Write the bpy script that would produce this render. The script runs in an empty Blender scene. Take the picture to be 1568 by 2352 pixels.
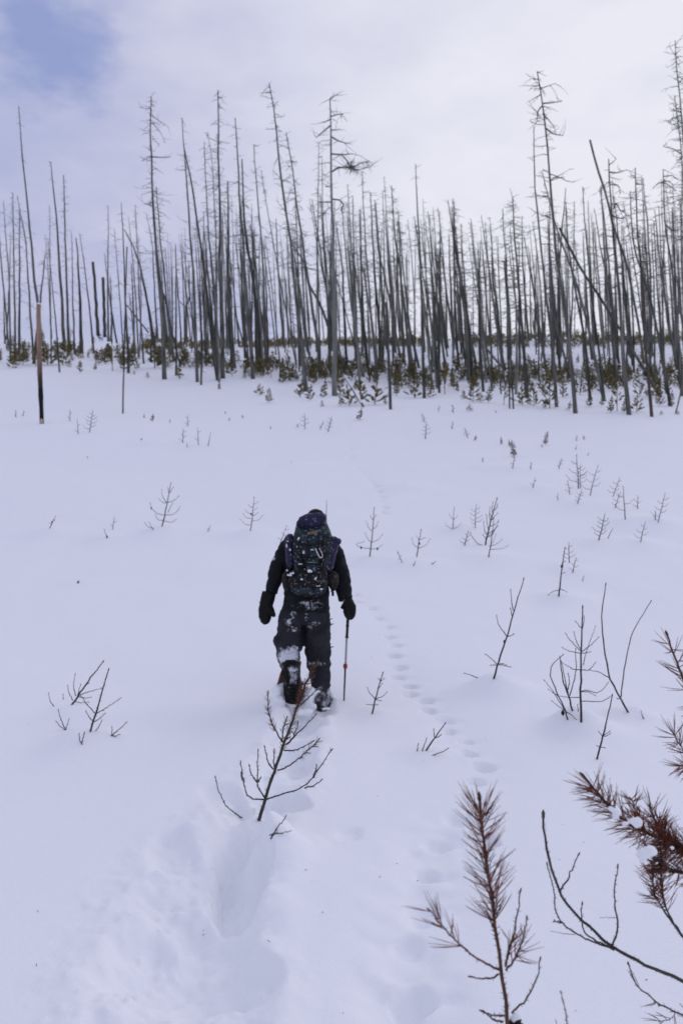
import bpy, bmesh, math, random
import numpy as np
from mathutils import Vector, Matrix, noise as mnoise
R = math.radians
random.seed(7)
scene = bpy.context.scene
COL = scene.collection

# ------------------------------------------------------------------ camera, sky, sun, exposure
CAMZ, F = 1.7, 2037.0                      # F: focal length in units of the 1568 x 2352 tracing grid
cam = bpy.data.objects.new('camera', bpy.data.cameras.new('camera'))
COL.objects.link(cam)
cam.location = (0, 0, CAMZ); cam.rotation_euler = (R(90), 0, 0)
cam.data.sensor_fit = 'VERTICAL'; cam.data.sensor_height = 36; cam.data.sensor_width = 24
cam.data.lens = 36 * F / 2352
cam.data.clip_start = 0.05; cam.data.clip_end = 3000
cam.data.dof.use_dof = True; cam.data.dof.focus_distance = 3.3; cam.data.dof.aperture_fstop = 4.5
scene.camera = cam
scene.view_settings.view_transform = 'Standard'; scene.view_settings.look = 'None'
scene.view_settings.exposure = 0.0; scene.view_settings.gamma = 1.0
scene.cycles.use_denoising = True
scene.cycles.max_bounces = 6; scene.cycles.diffuse_bounces = 4; scene.cycles.transparent_max_bounces = 4

SUN_EL, SUN_AZ = R(33), R(50)              # the bright part of the cloud: ahead and to the right (azimuth from +Y towards +X)
world = bpy.data.worlds.new('World'); scene.world = world; world.use_nodes = True
wn, wl = world.node_tree.nodes, world.node_tree.links
wn.clear()
def wnode(t, **k):
    n = wn.new(t)
    for a, b in k.items(): setattr(n, a, b)
    return n
tc = wnode('ShaderNodeTexCoord')
sky = wnode('ShaderNodeTexSky', sky_type='NISHITA', sun_disc=False, sun_elevation=SUN_EL, sun_rotation=SUN_AZ)
bg_sky = wnode('ShaderNodeBackground'); bg_sky.inputs['Strength'].default_value = 0.11
wl.new(sky.outputs[0], bg_sky.inputs['Color'])
mp = wnode('ShaderNodeMapping'); mp.inputs['Scale'].default_value = (1.6, 1.6, 3.4); mp.inputs['Location'].default_value = (3.1, 0.4, 1.7)
wl.new(tc.outputs['Generated'], mp.inputs['Vector'])
nz = wnode('ShaderNodeTexNoise'); nz.inputs['Scale'].default_value = 1.5; nz.inputs['Detail'].default_value = 5; nz.inputs['Roughness'].default_value = .5
wl.new(mp.outputs[0], nz.inputs['Vector'])
nzw = wnode('ShaderNodeTexNoise'); nzw.inputs['Scale'].default_value = 7; nzw.inputs['Detail'].default_value = 5; nzw.inputs['Roughness'].default_value = .55
wl.new(mp.outputs[0], nzw.inputs['Vector'])
wsub = wnode('ShaderNodeVectorMath', operation='SUBTRACT'); wl.new(nzw.outputs['Color'], wsub.inputs[0]); wsub.inputs[1].default_value = (.5, .5, .5)
wscl = wnode('ShaderNodeVectorMath', operation='SCALE'); wl.new(wsub.outputs[0], wscl.inputs[0]); wscl.inputs['Scale'].default_value = .13
warp = wnode('ShaderNodeVectorMath', operation='ADD'); wl.new(tc.outputs['Generated'], warp.inputs[0]); wl.new(wscl.outputs[0], warp.inputs[1])
def dirpx(u, v): return Vector(((u-784)/F, 1, (1176-v)/F)).normalized()
def lobe(d, lo, hi):
    dp = wnode('ShaderNodeVectorMath', operation='DOT_PRODUCT'); dp.inputs[1].default_value = d
    nrm = wnode('ShaderNodeVectorMath', operation='NORMALIZE'); wl.new(warp.outputs[0], nrm.inputs[0])
    wl.new(nrm.outputs[0], dp.inputs[0])
    mr = wnode('ShaderNodeMapRange', interpolation_type='SMOOTHSTEP')
    mr.inputs['From Min'].default_value = lo; mr.inputs['From Max'].default_value = hi
    wl.new(dp.outputs['Value'], mr.inputs['Value'])
    return mr.outputs[0]
def wmath(op, a, b):
    m = wnode('ShaderNodeMath', operation=op)
    for i, s in enumerate((a, b)):
        if isinstance(s, (int, float)): m.inputs[i].default_value = s
        else: wl.new(s, m.inputs[i])
    return m.outputs[0]
bright = lobe(dirpx(1650, 330), .84, 1.0)
nz01 = wmath('MULTIPLY', wmath('SUBTRACT', nz.outputs['Fac'], .5), .45)
nz2 = wnode('ShaderNodeTexNoise'); nz2.inputs['Scale'].default_value = 5.5; nz2.inputs['Detail'].default_value = 4
wl.new(mp.outputs[0], nz2.inputs['Vector'])
thin = wmath('ADD', wmath('MULTIPLY', lobe(dirpx(125, 120), .9976, 1.0010), .34), wmath('MULTIPLY', lobe(dirpx(20, 165), .983, 1.004), .19))
thin = wmath('MULTIPLY', thin, wmath('ADD', wmath('MULTIPLY', nz2.outputs['Fac'], 1.8), .1))
tone = wmath('SUBTRACT', wmath('ADD', wmath('ADD', wmath('MULTIPLY', bright, .66), wmath('ADD', nz01, wmath('MULTIPLY', wmath('SUBTRACT', nz2.outputs['Fac'], .5), .55))), .32), thin)
ramp = wnode('ShaderNodeValToRGB')
ramp.color_ramp.elements[0].position = 0.0; ramp.color_ramp.elements[0].color = (.30, .36, .63, 1)
ramp.color_ramp.elements[1].position = 1.0; ramp.color_ramp.elements[1].color = (.82, .825, .91, 1)
for pos, c in ((.30, (.53, .55, .735, 1)), (.55, (.65, .665, .81, 1))):
    e = ramp.color_ramp.elements.new(pos); e.color = c
wl.new(tone, ramp.inputs['Fac'])
bg_cloud = wnode('ShaderNodeBackground'); bg_cloud.inputs['Strength'].default_value = 1.0
wl.new(ramp.outputs[0], bg_cloud.inputs['Color'])
hole = wmath('MULTIPLY', lobe(dirpx(125, 120), .9980, 1.0010), .12)
hole = wmath('MULTIPLY', hole, wmath('ADD', wmath('MULTIPLY', nz2.outputs['Fac'], 1.6), .2))
mixs = wnode('ShaderNodeMixShader'); wl.new(hole, mixs.inputs[0]); wl.new(bg_cloud.outputs[0], mixs.inputs[1]); wl.new(bg_sky.outputs[0], mixs.inputs[2])
wo = wnode('ShaderNodeOutputWorld'); wl.new(mixs.outputs[0], wo.inputs['Surface'])

sun = bpy.data.objects.new('sun', bpy.data.lights.new('sun', 'SUN')); COL.objects.link(sun)
sun.data.energy = 0.56; sun.data.angle = R(55); sun.data.color = (1, .965, .93)
sd = Vector((math.sin(SUN_AZ)*math.cos(SUN_EL), math.cos(SUN_AZ)*math.cos(SUN_EL), math.sin(SUN_EL)))
sun.rotation_euler = sd.to_track_quat('Z', 'Y').to_euler(); sun.location = (20, 15, 30)

# ------------------------------------------------------------------ materials
def mat(name, col, var=.25, scale=8., rough=.8, bump=.0, bscale=40., dust=None, stretch=(1, 1, 1), col2=None, coord='Object', spec=.2, detail=4):
    m = bpy.data.materials.new(name); m.use_nodes = True
    n, l = m.node_tree.nodes, m.node_tree.links
    b = n['Principled BSDF']; b.inputs['Roughness'].default_value = rough
    b.inputs['Specular IOR Level'].default_value = spec
    t = n.new('ShaderNodeTexCoord'); mpn = n.new('ShaderNodeMapping'); mpn.inputs['Scale'].default_value = stretch
    l.new(t.outputs[coord], mpn.inputs['Vector'])
    z = n.new('ShaderNodeTexNoise'); z.inputs['Scale'].default_value = scale; z.inputs['Detail'].default_value = detail
    l.new(mpn.outputs[0], z.inputs['Vector'])
    r = n.new('ShaderNodeValToRGB')
    a = col2 or tuple(c*(1-var) for c in col); c2 = tuple(min(1, c*(1+var)) for c in col)
    r.color_ramp.elements[0].position = .33; r.color_ramp.elements[0].color = (*a, 1)
    r.color_ramp.elements[1].position = .67; r.color_ramp.elements[1].color = (*c2, 1)
    l.new(z.outputs['Fac'], r.inputs['Fac'])
    out = r.outputs[0]
    if dust:                                    # snow stuck to the cloth in patches (amount, scale, colour)
        amt, dsc = dust[:2]
        z2 = n.new('ShaderNodeTexNoise'); z2.inputs['Scale'].default_value = dsc; z2.inputs['Detail'].default_value = 6; z2.inputs['Roughness'].default_value = .75; z2.inputs['Detail'].default_value = 9
        mp2 = n.new('ShaderNodeMapping'); mp2.inputs['Scale'].default_value = dust[2] if len(dust) > 2 else (1, 1, 1)
        l.new(t.outputs[coord], mp2.inputs['Vector']); l.new(mp2.outputs[0], z2.inputs['Vector'])
        mr = n.new('ShaderNodeMapRange'); mr.inputs['From Min'].default_value = 1-amt; mr.inputs['From Max'].default_value = 1-amt+.16
        l.new(z2.outputs['Fac'], mr.inputs['Value'])
        mask = mr.outputs[0]
        if len(dust) > 3:                       # only inside blobs (centre, radius) where snow was thrown up
            acc = None
            for (c, rad, *wt) in dust[3]:
                vs = n.new('ShaderNodeVectorMath'); vs.operation = 'SUBTRACT'; vs.inputs[1].default_value = c; l.new(t.outputs['Object'], vs.inputs[0])
                vd = n.new('ShaderNodeVectorMath'); vd.operation = 'DIVIDE'; vd.inputs[1].default_value = rad; l.new(vs.outputs[0], vd.inputs[0])
                ln = n.new('ShaderNodeVectorMath'); ln.operation = 'LENGTH'; l.new(vd.outputs[0], ln.inputs[0])
                m3 = n.new('ShaderNodeMapRange'); m3.inputs['From Min'].default_value = 1; m3.inputs['From Max'].default_value = .2; m3.inputs['To Max'].default_value = wt[0] if wt else 1
                l.new(ln.outputs['Value'], m3.inputs['Value'])
                if acc is None: acc = m3.outputs[0]
                else:
                    mx = n.new('ShaderNodeMath'); mx.operation = 'MAXIMUM'; l.new(acc, mx.inputs[0]); l.new(m3.outputs[0], mx.inputs[1]); acc = mx.outputs[0]
            ad = n.new('ShaderNodeMath'); ad.operation = 'MULTIPLY_ADD'; ad.inputs[1].default_value = dust[4] if len(dust) > 4 else .27; l.new(acc, ad.inputs[0]); l.new(z2.outputs['Fac'], ad.inputs[2])
            l.new(ad.outputs[0], mr.inputs['Value'])
        mx = n.new('ShaderNodeMix'); mx.data_type = 'RGBA'; l.new(mask, mx.inputs[0]); l.new(out, mx.inputs[6]); mx.inputs[7].default_value = (.70, .72, .78, 1)
        out = mx.outputs[2]
    l.new(out, b.inputs['Base Color'])
    if bump:
        z3 = n.new('ShaderNodeTexNoise'); z3.inputs['Scale'].default_value = bscale; z3.inputs['Detail'].default_value = 5
        l.new(mpn.outputs[0], z3.inputs['Vector'])
        bp = n.new('ShaderNodeBump'); bp.inputs['Strength'].default_value = bump; bp.inputs['Distance'].default_value = .02
        l.new(z3.outputs['Fac'], bp.inputs['Height']); l.new(bp.outputs[0], b.inputs['Normal'])
    return m

def snow_mat():
    m = bpy.data.materials.new('snow'); m.use_nodes = True
    n, l = m.node_tree.nodes, m.node_tree.links
    b = n['Principled BSDF']; b.inputs['Base Color'].default_value = (.885, .90, .925, 1); b.inputs['Roughness'].default_value = .75
    b.inputs['Specular IOR Level'].default_value = .15
    t = n.new('ShaderNodeTexCoord')
    z = n.new('ShaderNodeTexNoise'); z.inputs['Scale'].default_value = 55; z.inputs['Detail'].default_value = 5; z.inputs['Roughness'].default_value = .6
    z2 = n.new('ShaderNodeTexNoise'); z2.inputs['Scale'].default_value = 6; z2.inputs['Detail'].default_value = 4
    l.new(t.outputs['Object'], z.inputs['Vector']); l.new(t.outputs['Object'], z2.inputs['Vector'])
    ad = n.new('ShaderNodeMath'); ad.operation = 'MULTIPLY_ADD'; ad.inputs[1].default_value = 2.5; l.new(z2.outputs['Fac'], ad.inputs[0]); l.new(z.outputs['Fac'], ad.inputs[2])
    bp = n.new('ShaderNodeBump'); bp.inputs['Strength'].default_value = .32; bp.inputs['Distance'].default_value = .01
    l.new(ad.outputs[0], bp.inputs['Height']); l.new(bp.outputs[0], b.inputs['Normal'])
    return m
M = {}
M['snow'] = snow_mat()
M['grey_wood'] = mat('weathered_grey_wood', (.120, .120, .105), .6, 2.2, .85, .5, 14, stretch=(3, 3, .35))
M['dark_wood'] = mat('burnt_grey_wood', (.074, .072, .062), .65, 2.0, .85, .5, 14, stretch=(3, 3, .3))
M['pale_wood'] = mat('pale_grey_wood', (.19, .192, .172), .4, 2.2, .85, .5, 14, stretch=(3, 3, .35))
M['rust_wood'] = mat('rusty_brown_wood', (.085, .062, .05), .6, 1.1, .85, .5, 14, col2=(.04, .036, .034), stretch=(3, 3, .35))
M['twig'] = mat('grey_twig', (.11, .112, .102), .3, 3, .9)
M['sap_bark'] = mat('sapling_bark', (.062, .056, .046), .45, 30, .85, .4, 120)
M['sap_green'] = mat('grey_green_bark', (.058, .066, .056), .45, 24, .85, .4, 120)
M['sap_grey'] = mat('grey_sapling_bark', (.085, .086, .082), .4, 24, .85)
M['red_bark'] = mat('reddish_bark', (.11, .05, .032), .5, 30, .85, .4, 150)
M['needle'] = mat('red_needles', (.17, .052, .030), .6, 22, .55)
M['dull_needle'] = mat('brown_needles', (.13, .058, .036), .45, 25, .7)
M['bud'] = mat('brown_bud', (.19, .10, .055), .3, 90, .7)
M['cone'] = mat('pine_cone', (.035, .028, .022), .4, 120, .85)
M['pine_green'] = mat('olive_pine_needles', (.195, .168, .066), .45, 5, .8)
M['pine_brown'] = mat('browning_pine_needles', (.17, .115, .065), .45, 5, .7)
M['pine_stem'] = mat('pine_stem', (.05, .042, .035), .3, 10, .9)

# ------------------------------------------------------------------ mesh helpers
def setp(o, label=None, cat=None, group=None, kind=None):
    if label: o['label'] = label
    if cat: o['category'] = cat
    if group: o['group'] = group
    if kind: o['kind'] = kind
    return o
def link_mesh(name, me, mats, parent=None):
    o = bpy.data.objects.new(name, me); COL.objects.link(o)
    for m in (mats if isinstance(mats, (list, tuple)) else [mats]):
        if len(me.materials) < (len(mats) if isinstance(mats, (list, tuple)) else 1): me.materials.append(m)
    if parent: 
        o.parent = parent
        o.matrix_parent_inverse = Matrix.Translation(-parent.location)
    return o
def empty(name, loc):
    o = bpy.data.objects.new(name, None); COL.objects.link(o); o.location = loc; o.empty_display_size = .1
    return o

class MB:
    def __init__(s): s.v, s.f, s.mi = [], [], []
    def tri(s, a, b, c, mi=0):
        k = len(s.v); s.v += [a, b, c]; s.f.append((k, k+1, k+2)); s.mi.append(mi)
    def tube(s, pts, rads, n=6, mi=0, rough=0., cap=True):
        P = [Vector(p) for p in pts]; L = len(P); k0 = len(s.v)
        ref = Vector((.31, .87, .12))
        for i in range(L):
            t = (P[min(i+1, L-1)] - P[max(i-1, 0)])
            if t.length < 1e-9: t = Vector((0, 0, 1))
            t.normalize()
            a = (ref - t*ref.dot(t)); 
            if a.length < .05: a = t.orthogonal()
            a.normalize(); ref = a; b = t.cross(a)
            for j in range(n):
                w = 2*math.pi*j/n; rr = rads[i] * (1 + (random.uniform(-rough, rough) if rough else 0))
                s.v.append(P[i] + (a*math.cos(w) + b*math.sin(w))*rr)
        for i in range(L-1):
            for j in range(n):
                q = k0+i*n; s.f.append((q+j, q+(j+1) % n, q+n+(j+1) % n, q+n+j)); s.mi.append(mi)
        if cap:
            s.f.append(tuple(k0+j for j in range(n))[::-1]); s.mi.append(mi)
            q = k0+(L-1)*n; s.f.append(tuple(q+j for j in range(n))); s.mi.append(mi)
    def loft(s, secs, n=24, mi=0, e=2.0):
        """secs: (centre, rx, ry[, tilt]) horizontal super-ellipse sections bottom to top (or along any path with given axes)"""
        k0 = len(s.v)
        for sec in secs:
            c, ax, ay = Vector(sec[0]), sec[1], sec[2]
            if not isinstance(ax, Vector): ax = Vector((ax, 0, 0))
            if not isinstance(ay, Vector): ay = Vector((0, ay, 0))
            for j in range(n):
                w = 2*math.pi*j/n; cx, sx = math.cos(w), math.sin(w)
                p = 2/e
                s.v.append(c + ax*math.copysign(abs(cx)**p, cx) + ay*math.copysign(abs(sx)**p, sx))
        L = len(secs)
        for i in range(L-1):
            for j in range(n):
                q = k0+i*n; s.f.append((q+j, q+(j+1) % n, q+n+(j+1) % n, q+n+j)); s.mi.append(mi)
        s.f.append(tuple(k0+j for j in range(n))[::-1]); s.mi.append(mi)
        q = k0+(L-1)*n; s.f.append(tuple(q+j for j in range(n))); s.mi.append(mi)
    def ball(s, c, r, n=12, m=8, mi=0, lump=0.):
        c = Vector(c); r = Vector(r) if not isinstance(r, (int, float)) else Vector((r, r, r))
        k0 = len(s.v); off = Vector((random.uniform(0, 50),)*3)
        for i in range(1, m):
            th = math.pi*i/m
            for j in range(n):
                w = 2*math.pi*j/n; d = Vector((math.sin(th)*math.cos(w), math.sin(th)*math.sin(w), math.cos(th)))
                q = 1 + (lump*mnoise.noise(d*1.7+off) if lump else 0)
                s.v.append(c + Vector((d.x*r.x, d.y*r.y, d.z*r.z))*q)
        s.v += [c+Vector((0, 0, r.z)), c-Vector((0, 0, r.z))]; t, b = len(s.v)-2, len(s.v)-1
        for i in range(m-2):
            for j in range(n):
                q = k0+i*n; s.f.append((q+j, q+n+j, q+n+(j+1) % n, q+(j+1) % n)); s.mi.append(mi)
        for j in range(n):
            s.f.append((t, k0+j, k0+(j+1) % n)); s.mi.append(mi)
            q = k0+(m-2)*n; s.f.append((b, q+(j+1) % n, q+j)); s.mi.append(mi)
    def mesh(s, name, origin=(0, 0, 0), smooth=True):
        o = Vector(origin); me = bpy.data.meshes.new(name)
        me.from_pydata([Vector(p)-o for p in s.v], [], s.f)
        me.polygons.foreach_set('material_index', s.mi)
        if smooth: me.polygons.foreach_set('use_smooth', [True]*len(s.f))
        me.update(); return me
    def build(s, name, mats, parent=None, origin=None, smooth=True):
        if origin is None: origin = parent.location if parent else (0, 0, 0)
        me = s.mesh(name, origin, smooth)
        o = bpy.data.objects.new(name, me); COL.objects.link(o)
        for m in (mats if isinstance(mats, (list, tuple)) else [mats]): me.materials.append(m)
        if parent: o.parent = parent
        else: o.location = origin
        return o
def remesh(mb, voxel, wrinkle=0., wscale=9., wvec=(1, 1, 1), smooth=2, origin=(0, 0, 0)):
    """one continuous surface out of overlapping lofts, with cloth wrinkles"""
    me = mb.mesh('tmp', origin); o = bpy.data.objects.new('tmp', me); COL.objects.link(o)
    md = o.modifiers.new('r', 'REMESH'); md.mode = 'VOXEL'; md.voxel_size = voxel
    if smooth:
        s = o.modifiers.new('s', 'SMOOTH'); s.iterations = smooth; s.factor = .5
    dg = bpy.context.evaluated_depsgraph_get(); dg.update()
    out = bpy.data.meshes.new_from_object(o.evaluated_get(dg))
    bpy.data.objects.remove(o)
    if wrinkle:
        nv = [v.normal.copy() for v in out.vertices]
        for v, nn in zip(out.vertices, nv):
            q = Vector((v.co.x*wvec[0], v.co.y*wvec[1], v.co.z*wvec[2]))*wscale
            d = mnoise.noise(q) + .55*mnoise.noise(q*2.3+Vector((7, 3, 1)))
            d = 1-2*abs(d) if wscale < 0 else d
            v.co += nn*d*wrinkle
    out.polygons.foreach_set('use_smooth', [True]*len(out.polygons))
    return out

# ------------------------------------------------------------------ terrain
def vnoise(x, y, seed=0):
    xi, yi = np.floor(x).astype(np.int64), np.floor(y).astype(np.int64)
    fx, fy = x-xi, y-yi
    fx, fy = fx*fx*fx*(fx*(fx*6-15)+10), fy*fy*fy*(fy*(fy*6-15)+10)
    def h(a, b):
        n = (a*374761393 + b*668265263 + seed*974634777) & 0x7fffffff
        n = ((n ^ (n >> 13))*1274126177) & 0x7fffffff
        return ((n ^ (n >> 16)) & 0xffff)/32767.5 - 1
    return (h(xi, yi)*(1-fx)+h(xi+1, yi)*fx)*(1-fy) + (h(xi, yi+1)*(1-fx)+h(xi+1, yi+1)*fx)*fy
def fbm(x, y, seed=0, o=4):
    a, s = 0, 1.
    for i in range(o):
        a = a + s*vnoise(x*2**i+i*17.3, y*2**i-i*9.1, seed+i); s *= .5
    return a
_ty = np.arange(-60, 460, .25)
_tz = np.interp(_ty, [-60, -20, 0, 9, 14, 20, 28, 35, 43, 51, 62, 75, 88, 97, 104, 112, 125, 150, 220, 460],
                     [-6, -1.5, -.02, -.12, .50, 1.8, 3.4, 4.95, 6.7, 8.5, 11.3, 14.7, 18.1, 20.6, 22.4, 24.0, 25.2, 25.6, 22, 8])
for _k in (9, 13, 17):
    _p = np.pad(_tz, _k, mode='edge'); _tz = np.convolve(_p, np.ones(2*_k+1)/(2*_k+1), mode='valid')
def base_h(x, y):
    x = np.asarray(x, float); y = np.asarray(y, float)
    z = np.interp(y, _ty, _tz)
    far = np.clip((np.hypot(x, y)-12)/30, 0, 1)
    z = z + far*(.28*fbm(x/14, y/14, 3, 3)) + .9*far*vnoise(x/38+.3, y/38, 11)*np.clip((y-40)/50, 0, 1)
    z = z + np.clip((np.abs(x)-60)/100, 0, 1)*2*vnoise(x/60, y/60, 5)
    return z
def hit(u, v, hf=None):
    """point where the sight line through tracing-grid point (u, v) first meets the snow"""
    hf = hf or H
    ys = np.concatenate([np.arange(.8, 20, .01), np.arange(20, 160, .08)])
    g = hf(ys*(u-784)/F, ys) - (CAMZ + ys*(1176-v)/F)
    k = np.argmax(g > 0)
    if not (g > 0).any(): k = int(np.argmax(g))
    if k > 0 and g[k] > 0: y = ys[k-1] + (ys[k]-ys[k-1])*(-g[k-1])/(g[k]-g[k-1]+1e-12)
    else: y = ys[k]
    return Vector((y*(u-784)/F, y, CAMZ + y*(1176-v)/F))
def P(u, v, y): return Vector((y*(u-784)/F, y, CAMZ + y*(1176-v)/F))
CR = {'A1': (0, 62.72, .336), 'A2': (520.6, 62.72, .336), 'A3': (1041.2, 62.72, .336), 'B1': (0, 533.1, .336), 'B2': (520.6, 533.1, .336), 'B3': (1041.2, 533.1, .336),
      'C3': (0, 1066.2, .336), 'C4': (878.1, 1003.5, .44), 'E': (439, 1505.3, .24), 'F': (909.4, 1724.8, .42), 'G': (1285.8, 1411.2, .2934),
      'H': (0, 940.8, .5), 'I': (784, 909.4, .5), 'J': (784, 1317.1, .3), 'K': (250.9, 1693.4, .34), 'Q': (564.5, 1141.5, .184), 'W': (564.5, 1379.8, .184), 'D': (0, 0, 1)}
def cv(tag, p): o = CR[tag]; return (o[0]+o[2]*p[0], o[1]+o[2]*p[1])
def flat(u, v): return hit(u, v, base_h)

# mounds drifted round the saplings: (u, v of the foot, height, radius across, radius along)
MOUNDS = [(188, 1712, .13, .30, .34), (172, 1640, .07, .25, .28), (600, 1965, .24, .13, .17), (1135, 1590, .13, .26, .32), (1095, 1600, .06, .3, .3),
          (1300, 1678, .12, .20, .22), (1335, 1685, .08, .22, .26), (1428, 1648, .07, .16, .2), (1470, 1650, .04, .12, .14), (371, 1228, .16, .5, .6), (575, 1232, .10, .5, .6),
          (850, 1292, .11, .42, .5), (948, 1302, .10, .55, .5), (1118, 1290, .12, .6, .6), (1062, 1218, .12, .5, .6), (1282, 1378, .11, .38, .45), (1300, 1310, .08, .3, .4),
          (1375, 1250, .09, .5, .55), (1435, 1206, .12, .5, .6), (1508, 1206, .10, .5, .6), (1472, 1252, .08, .4, .5), (115, 1226, .09, .5, .5), (243, 1240, .08, .4, .45),
          (478, 1225, .07, .4, .4), (852, 1648, .05, .18, .22), (982, 1735, .05, .22, .2), (100, 985, .15, .9, .9), (180, 1342, .03, .4, .3), (1330, 1160, .12, .8, .8), (1225, 1125, .1, .5, .5),
          (1180, 1080, .12, .7, .7), (1105, 1075, .1, .5, .6), (930, 1120, .1, .6, .5), (672, 1070, .1, .7, .6), (455, 1028, .12, .8, .7), (355, 1018, .12, .8, .7)]
_md = [(flat(u, v), h, a, b) for (u, v, h, a, b) in MOUNDS]
PAWS = [cv('J', p) for p in [(100, 155), (130, 212), (228, 268), (280, 342), (365, 405), (370, 482), (420, 548), (395, 628), (445, 712), (427, 782), (522, 848), (530, 912), (645, 967), (665, 1048), (785, 1122), (815, 1202), (950, 1284), (968, 1384), (1082, 1478), (1035, 1590)]]
PAWS_NEAR = [cv('F', p) for p in [(335, 365), (225, 490), (180, 650), (150, 850), (65, 1040), (85, 1330), (10, 1480)]]
PAWS_FAR = [cv('I', p) for p in [(28, 140), (36, 170), (34, 205), (38, 240), (35, 280), (52, 310), (75, 330), (98, 350), (118, 372), (140, 395), (158, 412), (168, 438), (182, 462), (180, 486), (196, 508), (186, 535)]]
_rp = random.Random(4)
_pw = [(flat(u, v), .075, .058, .056) for (u, v) in PAWS] + [(flat(u, v), .115, .080, .055) for (u, v) in PAWS_NEAR] + [(flat(u, v), .13, .095, .09) for (u, v) in PAWS_FAR]
_pw = [(p, a*_rp.uniform(.8, 1.2), b*_rp.uniform(.8, 1.25), d*_rp.uniform(.7, 1.25)) for (p, _, b, d) in _pw for a in (b,)]
# the walker's trough: centre line with half widths, then single deep steps
TRACK = [(700, 1640, .17), (668, 1730, .19), (610, 1830, .22), (540, 1930, .27), (478, 2030, .29), (440, 2150, .29), (410, 2280, .30), (380, 2420, .30), (330, 2800, .3)]
_tk = [(flat(u, v), w) for (u, v, w) in TRACK]
# (u, v, half width, half length, turn, depth, edge softness)
PITS = [(548, 1985, .13, .52, -5, .15, .38), (490, 2190, .17, .40, -12, .085, .7), (680, 1730, .12, .40, -12, .14, .4), (640, 1840, .12, .25, -25, .12, .5), (705, 1660, .15, .3, 0, .08, .5),
        (400, 1950, .12, .30, -20, .07, .7), (520, 1840, .12, .3, -25, .07, .6), (350, 2200, .14, .25, -20, .06, .7), (800, 1915, .07, .09, 0, .03, .8), (560, 2220, .10, .25, -20, .08, .7)]
_pt = [(flat(u, v), a, b, R(t), d, s) for (u, v, a, b, t, d, s) in PITS] + [(P(712, 1600, 7.68), .21, .40, 0, .10, .35)]
def sst(t): t = np.clip(t, 0, 1); return t*t*(3-2*t)
def H(x, y):
    x = np.asarray(x, float); y = np.asarray(y, float); shp = x.shape
    z = base_h(x, y)
    z = z + .022*fbm(x/1.7+3, y/2.3, 21, 3)*np.clip(1.2-np.hypot(x, y)/60, .3, 1) + .006*vnoise(x*2.1, y*1.4, 31)
    for p, h, a, b in _md:
        # steep on the lee (left, near) side, tailing off to the right
        dx, dy = x-p.x, y-p.y
        aa = np.where(dx < 0, a*.8, a*1.35)
        z = z + h*np.exp(-(dx/aa)**2-(dy/b)**2)
    near = (y < 16) & (y > 1) & (np.abs(x) < 5)
    if near.any():
        xn, yn = x[near], y[near]
        # trough
        best = np.full(xn.shape, 9.)
        for (p, w), (q, w2) in zip(_tk[:-1], _tk[1:]):
            dx, dy = q.x-p.x, q.y-p.y; t = np.clip(((xn-p.x)*dx+(yn-p.y)*dy)/(dx*dx+dy*dy), 0, 1)
            best = np.minimum(best, np.hypot(xn-p.x-t*dx, yn-p.y-t*dy)/(w+(w2-w)*t))
        rg = fbm(xn*3.1, yn*2.6, 41, 4)
        e = best + .34*rg*.6
        dz = -.065*sst((1.05-e)/.7) + .014*np.exp(-((e-1.25)/.28)**2)
        inside = sst((1.5-best)/.7)
        dz = dz + inside*(.026*fbm(xn*6.5, yn*5, 51, 5) + .008*vnoise(xn*31, yn*27, 57))
        spill = sst((2.3-best)/.9)*np.where(xn < np.interp(yn, [2.5, 4, 8], [-.75, -.6, -.3]), 1, .35)
        dz = dz + spill*(.032*np.clip(vnoise(xn*9+.4*vnoise(xn*21, yn*19, 83), yn*8, 81)-.25, 0, 1) + .016*np.clip(vnoise(xn*23, yn*19, 82)-.3, 0, 1))
        pit = np.zeros_like(xn)
        wx = xn + .035*vnoise(xn*5, yn*5, 61) + .006*vnoise(xn*18, yn*18, 63); wy = yn + .04*vnoise(xn*5, yn*5, 62)
        for p, a, b, t, d, s in _pt:
            dx, dy = wx-p.x, wy-p.y
            lx, ly = dx*math.cos(t)-dy*math.sin(t), dx*math.sin(t)+dy*math.cos(t)
            r = (np.abs(lx/a)**3+np.abs(ly/b)**3)**(1/3)
            pit = pit + (d*sst((1+s*.35-r)/s))**3
        dz = dz - pit**(1/3)
        z[near] = z[near] + dz
    for p, a, b, d in _pw:
        m = (np.abs(x-p.x) < .6) & (np.abs(y-p.y) < .8)
        if m.any():
            xm, ym = x[m], y[m]
            wx = xm + .012*vnoise(xm*19, ym*19, 71); wy = ym + .012*vnoise(xm*17, ym*17, 72)
            r = np.hypot((wx-p.x)/a, (wy-p.y)/(a*1.35)); tail = np.exp(-((wx-p.x-a*1.1)/(a*1.0))**2-((wy-p.y)/(a*.6))**2)
            sw = np.exp(-(((wx-p.x)/.2)**2+((wy-p.y)/.34)**2))
            nf = p.y < 5.6
            z[m] = z[m] - d*sst((1.15-r)/(.75 if nf else .38)) - .3*d*tail - (.028 if nf else .010)*sw*(1+.5*vnoise(xm*9, ym*9, 77))
    return z.reshape(shp)

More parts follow.
